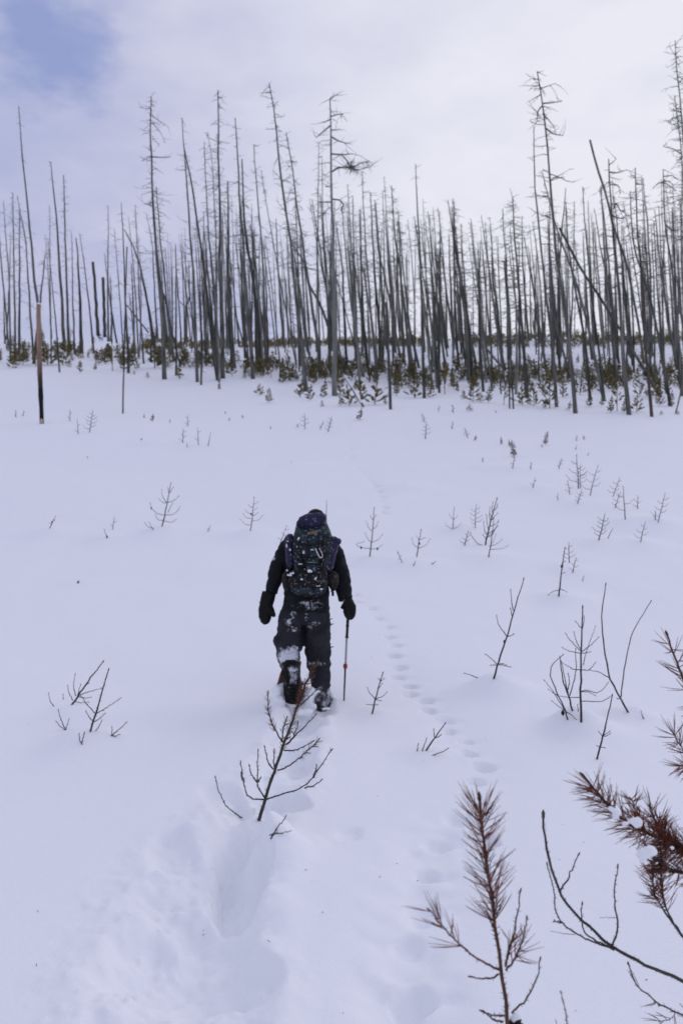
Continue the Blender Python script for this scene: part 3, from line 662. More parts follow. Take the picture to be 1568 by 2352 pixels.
pole_log(cv('B1', (860, 490)), cv('B1', (1010, 680)), 2, 4, 'thin bare pole slanting left of the curved dark trunk', False)

# ------------------------------------------------------------------ young pines at the foot of the stand
def pine_mesh(seed, h=1.0, wide=.36, whorls=5, snowy=.3, nb=6):
    """narrow young pine: whorls of short ascending branches ending in chunky needle clumps"""
    random.seed(seed); mb = MB()
    bend = Vector((random.uniform(-.07, .07), random.uniform(-.07, .07), 0))
    mb.tube([Vector((0, 0, -.1)), Vector((0, 0, h*.5))+bend, Vector((0, 0, h))+bend*2], [.018, .013, .006], 5)
    def clump(a, b, n, L, spread):
        t = (b-a).normalized()
        for i in range(n):
            p = a.lerp(b, random.random()); s = Vector((random.gauss(0, 1), random.gauss(0, 1), random.gauss(0, 1))); s = (s-t*s.dot(t)).normalized()
            q = p + (t*random.uniform(.25, 1.0)+s*spread).normalized()*L*random.uniform(.6, 1.2)
            w = s.cross(t)*random.uniform(.010, .017)
            mb.tri(p-w, p+w, q, 0)
    z = h*random.uniform(.06, .14); step = h*.82/whorls
    for k in range(whorls):
        f = k/whorls; L = wide*(1-.72*f)*random.uniform(.7, 1.15); w0 = random.uniform(0, 6.3)
        for j in range(nb):
            if random.random() < .22: continue
            w = w0+2*math.pi*j/nb+random.uniform(-.4, .4); l = L*random.uniform(.55, 1.15); up = random.uniform(.25, .75)
            o = Vector((0, 0, z+random.uniform(-.25, .25)*step))+bend*f*1.5; d = Vector((math.cos(w), math.sin(w), 0))
            c2 = o+d*l+Vector((0, 0, l*up)); b2 = o+d*l*.55+Vector((0, 0, l*up*.3))
            mb.tube([o, b2, c2], [.007, .006, .004], 3, cap=False)
            clump(b2, c2+(c2-b2).normalized()*.02, int(64+80*l), .075, .8)
            if random.random() < .5: clump(o.lerp(b2, .4), b2, 22, .06, .8)
            if random.random() < snowy: mb.ball(b2.lerp(c2, .6)+Vector((0, 0, .03)), (.04*random.uniform(.6, 1.3), .04, .016), 6, 4, mi=1, lump=.6)
        z += step*random.uniform(.85, 1.15)
    top = Vector((0, 0, h))+bend*2
    clump(top-Vector((0, 0, h*.16)), top, 60, .075, .7); clump(Vector((0, 0, h*.2)), top, 60, .06, .9)
    return mb.mesh('young_pine')
protos = [pine_mesh(100+i, h, w, n, s, nb) for i, (h, w, n, s, nb) in enumerate([(1.0, .34, 5, .25, 6), (.95, .42, 4, .3, 6), (1.25, .38, 6, .2, 6), (.8, .26, 4, .15, 5), (1.15, .30, 6, .25, 5), (.75, .36, 3, .3, 5), (1.0, .22, 5, .15, 5), (1.35, .46, 6, .3, 7), (1.1, .4, 4, .2, 4), (.9, .3, 5, .3, 7)])]
brown_protos = []
for p in protos:
    p.materials.append(M['pine_green']); p.materials.append(M['snow'])
for i in (3, 4, 6):
    q = protos[i].copy(); q.materials.clear(); q.materials.append(M['pine_brown']); q.materials.append(M['snow']); brown_protos.append(q)
GP = 'young pines growing at the foot of the dead stand'
pauto = []
def pine(u, v, hpx, proto=None, brown=False, label=None, group=GP, words=''):
    b = hit(u, v, base_h); h = hpx*b.y/F
    me = random.choice(brown_protos if brown else protos) if proto is None else proto
    o = bpy.data.objects.new('young_pine', me); COL.objects.link(o); o.location = b
    hz = max(v_.co.z for v_ in me.vertices) if me.name not in _hz else _hz[me.name]; _hz[me.name] = hz
    s = h/hz; o.scale = (s*random.uniform(.85, 1.15), s*random.uniform(.85, 1.15), s); o.rotation_euler = (random.uniform(-.06, .06), random.uniform(-.06, .06), random.uniform(0, 6.28))
    setp(o, label, 'young pine', group)
    if not label: pauto.append((o, u, words))
_hz = {}
random.seed(5)
# the nearest row, traced
for tag, L in (('B1', [(550, 960, 80), (770, 950, 210), (845, 950, 90), (920, 975, 30), (1010, 1000, 40), (1060, 930, 160), (1230, 1005, 90), (1500, 1075, 60), (650, 945, 60), (330, 910, 140), (430, 910, 160), (250, 920, 120), (90, 930, 120), (160, 910, 140), (720, 900, 90), (910, 900, 120)]),
               ('B2', [(225, 1115, 75), (285, 1170, 100), (500, 1130, 120), (570, 1150, 100), (655, 1195, 45), (660, 1130, 130), (775, 1185, 45), (780, 1120, 150), (840, 1190, 140), (920, 1170, 150), (1010, 1180, 150), (1085, 1180, 60), (1160, 1120, 130), (1285, 1135, 120), (1390, 1130, 110), (1490, 1110, 200), (340, 950, 90), (380, 1030, 140), (580, 970, 140)]),
               ('B3', [(70, 1145, 60), (130, 1160, 170), (185, 1165, 60), (235, 1165, 110), (340, 1180, 150), (470, 1180, 120), (550, 1190, 160), (655, 1205, 150), (620, 1205, 60), (790, 1220, 60), (745, 1130, 120), (860, 1110, 90), (925, 1195, 80), (1010, 1190, 60), (1070, 1235, 110), (1115, 1225, 170), (1160, 1235, 90), (1250, 1230, 110), (1405, 1190, 100), (1480, 1190, 100), (1320, 1120, 60), (1000, 1100, 80), (1530, 1250, 30), (1418, 1250, 30)])):
    for (x, y_, h) in L:
        u, v = cv(tag, (x, y_)); pine(u, v, h*.336*1.12, words='front row ' + ('small' if h < 70 else 'tall' if h > 140 else 'bushy') + ' green pine')
# dense band behind
n = 0
while n < 236:
    u = random.uniform(-20, 1590)
    dense = random.random() < .88
    lo = np.interp(u, [0, 200, 400, 560, 800, 1000, 1568], [800, 806, 815, 842, 850, 855, 858]); hi = np.interp(u, [0, 200, 400, 600, 800, 1000, 1568], [838, 846, 850, 874, 892, 898, 918])
    if u < 470 and random.random() < .15: continue
    v = random.uniform(lo, hi) if dense else random.uniform(780, lo)
    hp = random.uniform(20, 46)*np.interp(v, [780, 920], [.75, 1.1])
    pine(u, v, hp, words=('crowded' if dense else 'lone upslope') + (' low' if hp < 18 else ' knee high' if hp < 26 else ' larger') + ' green pine'); n += 1
name_by_neighbours(pauto, None)

# the rest of the crowded young pines, filling the band behind the others: one mass
random.seed(66); mb = MB()
PV = [(np.array([v_.co[:] for v_ in p.vertices]), [tuple(f.vertices) for f in p.polygons], [f.material_index for f in p.polygons]) for p in protos]
for i in range(350):
    u = random.uniform(-20, 1590)
    lo = np.interp(u, [0, 200, 400, 560, 800, 1000, 1568], [796, 802, 808, 836, 842, 846, 850]); hi = np.interp(u, [0, 200, 400, 600, 800, 1000, 1568], [832, 840, 842, 862, 876, 882, 900])
    b = hit(u, random.uniform(lo, hi), base_h); va, fa, ma_ = random.choice(PV); h = random.uniform(.45, 1.15); a = random.uniform(0, 6.28); k0 = len(mb.v)
    ca, sa = math.cos(a), math.sin(a)
    for q in va: mb.v.append(Vector((b.x+(q[0]*ca-q[1]*sa)*h, b.y+(q[0]*sa+q[1]*ca)*h, b.z+q[2]*h)))
    mb.f += [tuple(k0+j for j in f) for f in fa]; mb.mi += ma_
setp(mb.build('pine_undergrowth', [M['pine_green'], M['snow']]), 'crowded olive young pines filling the band under the dead trunks', 'undergrowth', kind='stuff')
# thicket along the crest: one far mass
random.seed(12)
mb = MB()
for i in range(1500):
    u = random.uniform(-60, 1630); y = random.uniform(92, 113); x = y*(u-784)/F
    z = float(base_h(np.array([x]), np.array([y]))[0]); h = random.uniform(.25, .85)*(1+.6*mnoise.noise(Vector((x*.25, 3, 1))))
    if mnoise.noise(Vector((x*.13, 7, 2))) < (-.3 if u > 330 else .12): continue
    for j in range(34):
        t = random.random(); w = (1-t)*.34+.05; a = random.uniform(0, 6.3)
        p = Vector((x, y, z+t*h)) + Vector((math.cos(a), math.sin(a), 0))*w*random.random(); d = Vector((math.cos(a)*.7, math.sin(a)*.7, random.uniform(.2, 1)))*random.uniform(.10, .2)
        s = d.cross(Vector((random.gauss(0, 1), random.gauss(0, 1), random.gauss(0, 1)))).normalized()*.06
        mb.tri(p-s, p+s, p+d)
setp(mb.build('pine_thicket', M['pine_green'], smooth=False), 'far low thicket of young pines along the snowy crest', 'thicket', kind='stuff')

# small browning pines out on the open snow
GB = 'small needled pines out on the open snow'
random.seed(15)
for tag, x, y_, h, br, lab in [('I', 82, 112, 62, 1, 'brown tiered young pine alone on the snow below the nest tree'), ('I', 733, 222, 38, 1, 'short brown pine tuft left of the two headed brown pine'), ('I', 933, 225, 66, 1, 'rust brown pine tuft with a tall top, right of its neighbours'),
        ('I', 920, 238, 18, 1, 'low brown tuft at the foot of the rust brown pine'), ('I', 790, 280, 80, 1, 'two headed brown pine on a bare lower stem'), ('I', 772, 232, 34, 1, 'small brown tuft touching the two headed brown pine'), ('I', 614, 206, 28, 1, 'dark little pine tuft left of the short brown tuft'),
        ('H', 700, 55, 38, 1, 'brown bent pine tuft on the snow before the crossing spars'), ('H', 650, 148, 20, 1, 'tiny brown tuft, left one of two on the open snow'), ('H', 727, 152, 18, 1, 'tiny grey brown tuft, right one of two on the open snow'), ('H', 663, 38, 22, 1, 'tiny brown tuft left of the bent pine tuft'),
        ('H', 780, 60, 18, 1, 'tiny brown tuft right of the bent pine tuft'), ('H', 1365, 84, 20, 0, 'low dark green tuft left of three bare saplings below the trunks'), ('H', 1035, 20, 14, 0, 'tiny green tuft nearest the drifted edge mid left'), ('H', 1115, 40, 18, 1, 'tiny brown tuft on the snow midway to the nest tree'),
        ('H', 1052, 52, 18, 1, 'tiny pale brown tuft below its neighbour midway left'), ('H', 1243, 90, 16, 1, 'tiny tuft lowest on the snow left of the nest tree'), ('I', 708, 78, 12, 0, 'tiny round green tuft just below the forest edge'), ('I', 590, 70, 36, 0, 'sparse green sprig below the forest edge between two poles'),
        ('I', 1112, 200, 22, 1, 'tiny tuft on the bare snow far right, right one of a pair'), ('I', 288, 418, 20, 1, 'tiny brown tuft alone on the snow right of the paw trail'), ('H', 1340, 258, 22, 1, 'tiny dark tuft alone on the snow above left of the hiker'), ('H', 403, 224, 12, 1, 'tiny speck of needles alone on the left snow')]:
    u, v = cv(tag, (x, y_)); pine(u, v, h*.5, brown=bool(br), label=lab, group=GB)

# ------------------------------------------------------------------ bare saplings in the snow
def spines(mb, c, rads, gap, L, mi=0, t0=0., t1=1.):
    d = 0
    for i in range(len(c)-1):
        a, b = c[i], c[i+1]; s = (b-a).length; t = (b-a)/max(s, 1e-9)
        if not (t0 <= i/len(c) <= t1): continue
        for _ in range(max(1, int(s/gap))):
            p = a.lerp(b, random.random()); q = Vector((random.gauss(0, 1), random.gauss(0, 1), random.gauss(0, 1))); q = (q-t*q.dot(t)).normalized()
            r = rads[i]; e = p+q*(r+L*random.uniform(.5, 1.2))+t*L*random.uniform(.3, .9); w = t.cross(q)*L*.2
            mb.tri(p+q*r*.5-w, p+q*r*.5+w, e, mi); mb.tri(p+q*r*.5-t*L*.15, p+q*r*.5+t*L*.15, e, mi)
def needles(mb, c, t0, t1, n, L, wid=.0008, ang=.8, mi=0, one=None):
    m = len(c)-1
    for _ in range(n):
        f = (t0+(t1-t0)*random.random())*m; i = min(m-1, int(f)); p = c[i].lerp(c[i+1], f-i); t = (c[i+1]-c[i]).normalized()
        q = Vector((random.gauss(0, 1), random.gauss(0, 1), random.gauss(0, 1))); q = (q-t*q.dot(t)).normalized()
        an = ang*random.uniform(.7, 1.25)
        for _k in range(2):                    # needles grow in pairs
            d = (t*math.cos(an)+q*math.sin(an)+Vector((random.gauss(0, .07), random.gauss(0, .07), random.gauss(0, .07)))).normalized()
            l = L*random.uniform(.75, 1.15); mid = p+d*l*.5; e = mid+(d+t*.18+Vector((0, 0, -.06))).normalized()*l*.5
            mb.tube([p, mid, e], [wid*.8, wid, wid*.35], 3, mi=mi, cap=False)
def twigline(pts2, y0, dy=0., y1=None):
    """pixel polyline at a distance y0, running dy metres farther by its end"""
    n = len(pts2); return [P(u, v, y0+dy*(i/(n-1 or 1))) for i, (u, v) in enumerate(pts2)]
def sapling(tag, stem, branches, label, group, wpx=4., bark='sap_bark', sp=0., y0=None, cones=(), stemneed=None, name='pine_sapling', wb=None, need_m='needle', sink=.12, extra=None, bud=True, spread=.35, shift=0, hid=False):
    st = [cv(tag, p) for p in stem]
    if y0 is None: y0 = hit(*st[0]).y + shift
    k = y0/F; base = P(*st[0], y0)
    root = empty(name, base)
    top = y0 + random.uniform(-.1, .1)*(st[0][1]-st[-1][1])*k
    c = resample(twigline(st, y0, top-y0), max(8, 3*len(st)))
    for i in range(1, len(c)-1): c[i] = c[i]+Vector((random.gauss(0, 1), random.gauss(0, 1), random.gauss(0, .5)))*wpx*k*.12
    if not hid: c = [c[0]-(c[1]-c[0]).normalized()*sink] + c
    m = len(c); rads = [wpx*k*.5*(1-.6*(i/(m-1))**1.2) for i in range(m)]
    mb = MB(); mb.tube(c, rads, 7, rough=.08)
    if sp: spines(mb, c, rads, sp*.5, sp)
    if bud: mb.tube([c[-1]-(c[-1]-c[-2]).normalized()*.002, c[-1]+(c[-1]-c[-2]).normalized()*wpx*k*.7, c[-1]+(c[-1]-c[-2]).normalized()*wpx*k*1.3], [wpx*k*.34, wpx*k*.30, wpx*k*.05], 6)
    so = mb.build('stem', M[bark], root)
    if stemneed:
        t0, t1, n, L = stemneed[:4]; mb = MB(); needles(mb, c, t0, t1, n, L, wid=stemneed[4] if len(stemneed) > 4 else .0008); mb.build('needles', M[need_m], so, base)
    for br in branches:
        opt = br[1] if isinstance(br, tuple) and isinstance(br[1], dict) else {}
        pl = br[0] if opt or (isinstance(br, tuple) and isinstance(br[1], dict)) else br
        b2 = [cv(opt.get('tag', tag), p) for p in pl]
        Lm = math.hypot(b2[-1][0]-b2[0][0], b2[-1][1]-b2[0][1])*k
        # start on the stem at the depth the stem has there
        f = min(1, max(0, (st[0][1]-b2[0][1])/max(1, st[0][1]-st[-1][1]))); yb = y0+(top-y0)*f
        if opt.get('ground'): yb = hit(*b2[0]).y
        dy = opt.get('dy', random.choice([-1, 1])*random.uniform(.15, 1)*spread*Lm)
        cc = twigline(b2, yb, dy)
        cc = resample(cc, max(6, 4*len(b2)))
        # round off the corners
        for _ in range(2): cc = [cc[0]]+[(cc[i-1]+cc[i]*2+cc[i+1])/4 for i in range(1, len(cc)-1)]+[cc[-1]]
        for i in range(1, len(cc)-1): cc[i] = cc[i]+Vector((random.gauss(0, 1), random.gauss(0, 1), random.gauss(0, 1)))*(wb or wpx*.5)*k*.2
        if opt.get('ground'): cc = [cc[0]-(cc[1]-cc[0]).normalized()*.018]+cc
        w = opt.get('w', wb or wpx*.55); mm_ = len(cc); rb = [w*k*.5*(1-.5*i/(mm_-1)) for i in range(mm_)]
        mb = MB(); mb.tube(cc, rb, 5, rough=.08)
        if sp and not opt.get('nosp'): spines(mb, cc, rb, sp*.55, sp*.8)
        if bud: t = (cc[-1]-cc[-2]).normalized(); mb.tube([cc[-1]-t*.001, cc[-1]+t*w*k*1.0, cc[-1]+t*w*k*1.9], [w*k*.35, w*k*.42, w*k*.08], 5)
        bo = mb.build('branch', M[opt.get('bark', bark)], root)
        if 'need' in opt:
            t0, t1, n, L = opt['need'][:4]; mb = MB(); needles(mb, cc, t0, t1, n, L, wid=opt['need'][4] if len(opt['need']) > 4 else .0008, ang=opt.get('ang', .8)); mb.build('needles', M[need_m], bo, base)
    for cn in cones:
        p, r = P(*cv(tag, cn[0]), y0-wpx*k*.6), cn[1]*k
        mb = MB()
        for i in range(9):
            for j in range(8):
                a = j*.785+i*.4; f = i/8; rr = r*math.sin(math.pi*(.12+.8*f)); z = r*1.25*(f*2-1)
                o = p+Vector((math.cos(a)*rr*.75, math.sin(a)*rr*.75, z)); e = p+Vector((math.cos(a)*rr*1.15, math.sin(a)*rr*1.15, z+r*.18)); s = Vector((-math.sin(a), math.cos(a), 0))*r*.25
                mb.tri(o-s, o+s, e); mb.tri(o-s-Vector((0, 0, r*.2)), e, o+s-Vector((0, 0, r*.2)))
        mb.ball(p, (r*.72, r*.72, r*1.05), 8, 6); mb.build('cone', M['cone'], root)
    return setp(root, label, 'sapling', group)
def auto_br(tag, stem, n, up=.5, L=.34, low=.15):
    """side shoots for the small far saplings"""
    (x0, y0), (x1, y1) = stem[0], stem[-1]; H_ = math.hypot(x1-x0, y1-y0); out = []
    for i in range(n):
        f = low+(.85-low)*(i+random.random()*.6)/n; s = 1 if i % 2 else -1; l = H_*L*(1.1-f*.75)*random.uniform(.6, 1.15)
        px, py = x0+(x1-x0)*f, y0+(y1-y0)*f
        out.append([(px, py), (px+s*l*.6, py-l*.15*up), (px+s*l*(1.0), py-l*.75*up-l*.15)])
    return out
GS = 'bare pine saplings standing in the snow'
random.seed(31)
# nearer ones, each traced
sapling('C4', [(580, 1262), (600, 1190), (650, 1040), (685, 910), (722, 790), (735, 745)], [[(600, 1190), (570, 1160), (540, 1137)], [(600, 1190), (568, 1192)], [(600, 1188), (625, 1183), (642, 1190)], [(600, 1188), (640, 1195), (662, 1200)], [(650, 1040), (665, 1040), (680, 1032)], [(650, 1040), (605, 985), (595, 937)], [(680, 905), (672, 860), (668, 803)], [(675, 945), (668, 900)], ([(495, 1257), (470, 1248), (430, 1235)], {'ground': 1})],
        'slanting bare sapling on a drift mound with a small cone mid stem', GS, 4.6, 'sap_green', cones=[((634, 1068), 2.6)])
sapling('C4', [(1035, 1487), (1032, 1330), (1035, 1120), (1040, 1010), (1043, 892)], [[(1033, 1118), (975, 1060), (955, 1027)], [(1033, 1110), (1010, 1070), (998, 1022)], [(1040, 1005), (1008, 965)], [(1042, 1000), (1052, 960), (1050, 938)], [(1035, 1130), (975, 1120), (940, 1102)], [(1038, 1122), (1095, 1080), (1125, 1047)], [(1038, 1130), (1080, 1123)], [(1030, 1215), (995, 1215), (935, 1178)], [(1040, 1217), (1075, 1218), (1108, 1180)], [(1035, 1328), (1060, 1320), (1118, 1338), (1150, 1318), (1173, 1287)], [(1035, 1330), (1075, 1330), (1108, 1350)], [(1040, 1380), (1150, 1383), (1195, 1350)], [(1032, 1360), (970, 1360), (915, 1352)], [(1020, 1435), (1017, 1400)]],
        'tall upright sapling with tiers of thin upturned twigs', GS, 5.6, 'sap_bark', sp=.006, wb=2.2)
sapling('C4', [(990, 1428), (970, 1355), (940, 1270), (925, 1155)], [[(975, 1350), (1010, 1235), (1007, 1112)], [(968, 1340), (950, 1260), (932, 1175)], [(965, 1320), (975, 1280), (968, 1240)]], 'forking sapling close behind left of the tall upright one', GS, 4.4, 'sap_green', wb=2.6, sp=.006)
sapling('C4', [(965, 1475), (950, 1420), (910, 1340), (875, 1250), (880, 1190), (938, 1140)], [[(945, 1420), (890, 1330), (845, 1273)], [(955, 1430), (915, 1405), (885, 1380)], [(950, 1430), (990, 1455), (1025, 1492)], [(915, 1350), (890, 1335), (868, 1320)]], 'drooping arched sapling with a black cone at its snowy foot', GS, 3.6, 'sap_green', wb=2.2, cones=[((940, 1440), 4.6)])
sapling('C4', [(1280, 1437), (1240, 1365), (1185, 1265), (1155, 1110), (1140, 935), (1163, 773)], [([(1243, 1358), (1262, 1190), (1300, 1020), (1397, 862)], {'w': 3}), [(1185, 1260), (1130, 1228), (1085, 1218)], [(1240, 1365), (1228, 1368)]], 'wide V shaped sapling of two long whip stems', GS, 4.6, 'sap_green')
sapling('C4', [(1047, 1190), (1060, 1130), (1080, 1070), (1110, 988)], [], 'faint thin whip just behind the tall upright sapling', GS, 2, 'sap_grey', shift=.0)
sapling('C4', [(1118, 1683), (1148, 1565), (1175, 1450), (1197, 1352)], [[(1148, 1565), (1128, 1540)], [(1148, 1565), (1170, 1560), (1185, 1550)], [(1150, 1560), (1183, 1538)], [(1135, 1620), (1118, 1612)], [(1137, 1620), (1157, 1622)]], 'single leaning stick with two rings of short twigs, lowest right', GS, 4.6, 'sap_bark', sp=.006, wb=2.2)
sapling('C4', [(1362, 1472), (1352, 1450), (1348, 1435)], [], 'tiny twig tip poking out right of the V shaped sapling', GS, 2.6, 'sap_bark')
sapling('J', [(235, 1075), (262, 950), (290, 850), (315, 765)], [[(258, 960), (215, 915), (200, 880)], [(262, 960), (310, 945), (345, 912)], [(262, 965), (298, 975)], [(245, 1005), (198, 1003)], [(245, 1008), (272, 1005)], [(285, 880), (308, 845)], [(298, 825), (322, 808)], [(298, 825), (288, 808)]], 'small leaning sapling right of the trekking pole tip', GS, 4, 'sap_bark', sp=.008, wb=2)
sapling('J', [(648, 1355), (712, 1258), (790, 1152)], [[(712, 1258), (708, 1235), (705, 1200)], [(712, 1258), (735, 1255), (755, 1240)], ([(577, 1360), (585, 1312)], {'ground': 1}), ([(617, 1360), (630, 1320), (648, 1270)], {'ground': 1}), ([(700, 1392), (775, 1365), (810, 1343)], {'ground': 1})], 'buried sapling showing four tips beside the paw trail', GS, 4.2, 'sap_bark', sp=.008, wb=2.6)
sapling('C3', [(492, 1645), (545, 1570), (620, 1460), (703, 1354)], [[(520, 1585), (503, 1510), (515, 1437)], [(500, 1615), (475, 1570), (465, 1518)], [(545, 1580), (610, 1555), (690, 1532)], [(535, 1590), (590, 1600), (622, 1593)], [(505, 1622), (560, 1630), (603, 1627)], [(530, 1580), (552, 1510)], [(570, 1530), (605, 1500)], ([(370, 1655), (345, 1620), (335, 1570)], {'ground': 1}), ([(433, 1608), (433, 1580)], {'ground': 1})], 'slanting half buried sapling, rear one of the left pair', GS, 5, 'sap_green', wb=2.2)
sapling('C3', [(620, 1828), (660, 1690), (700, 1550), (742, 1410)], [[(655, 1705), (600, 1650), (545, 1570)], [(660, 1705), (730, 1665), (825, 1600)], [(640, 1762), (610, 1730), (590, 1690)], [(645, 1762), (690, 1735), (718, 1705)], ([(655, 1823), (680, 1790), (697, 1753)], {'ground': 1}), ([(450, 1818), (420, 1750), (402, 1685)], {'ground': 1, 'w': 2.6}), ([(450, 1818), (410, 1790), (388, 1760)], {'ground': 1}), ([(453, 1812), (472, 1745)], {'ground': 1}), ([(560, 1915), (577, 1843)], {'ground': 1, 'w': 3}), ([(556, 1905), (545, 1880), (543, 1848)], {'ground': 1}), ([(762, 1857), (810, 1820), (863, 1768)], {'ground': 1, 'w': 2.6}), ([(768, 1857), (767, 1800)], {'ground': 1}), ([(762, 1857), (790, 1860), (815, 1848)], {'ground': 1})], 'spiny sapling with buried branch tips, front one of the left pair', GS, 4.8, 'sap_bark', sp=.013, wb=2.2)
# the sapling in the middle, beside the trough
nd = .04
sapling('E', [(652, 1572), (710, 1370), (800, 1100), (885, 860), (1010, 510), (1100, 270), (1200, 70)],
        [([(700, 1380), (600, 1380), (535, 1340), (505, 1230), (475, 1030)], {}), [(503, 1215), (485, 1170), (480, 1135)], [(700, 1360), (640, 1270), (630, 1200), (640, 920)], [(625, 1215), (575, 1130), (557, 1062)], [(632, 1220), (657, 1180)],
         ([(720, 1380), (860, 1330), (1075, 1270), (1190, 1130), (1340, 910)], {'need': (.93, 1, 6, .025), 'dy': -.05}), ([(1085, 1270), (1170, 1250), (1245, 1195)], {'dy': -.05}), ([(1165, 1165), (1185, 1120), (1200, 1060)], {'dy': -.04}), [(785, 1090), (735, 1030), (705, 885)], ([(795, 1090), (792, 1000), (795, 915)], {'need': (.8, 1, 5, .03)}),
         ([(825, 1100), (930, 1070), (1100, 930), (1215, 810)], {'need': (.45, .95, 44, .04)}), [(890, 912), (1000, 910), (1100, 860), (1160, 825)], ([(870, 830), (780, 680), (735, 510), (738, 360)], {'need': (.2, .98, 60, .038), 'bark': 'red_bark'}), ([(870, 820), (880, 700), (912, 605)], {'need': (.3, 1, 26, .034)}),
         ([(915, 850), (980, 790), (1020, 650)], {'need': (.2, 1, 26, .034)}), [(930, 840), (1020, 740), (1185, 575)], [(1045, 480), (1110, 420), (1188, 340)], ([(1020, 500), (1045, 380), (1065, 265)], {'need': (.1, 1, 80, nd), 'bark': 'red_bark', 'w': 2.2}),
         ([(488, 1560), (330, 1440), (260, 1290), (233, 1165)], {'ground': 1, 'w': 2.8, 'dy': -.12}), ([(775, 1725), (830, 1640), (900, 1548)], {'ground': 1, 'w': 2.6}), ([(780, 1715), (870, 1700), (950, 1680)], {'ground': 1, 'w': 2})],
        'spiny red topped sapling beside the boot trough, below the hiker', GS, 8.2, 'sap_bark', sp=.015, wb=3.6, stemneed=(.45, .98, 210, nd, .001), need_m='dull_needle', sink=.25)

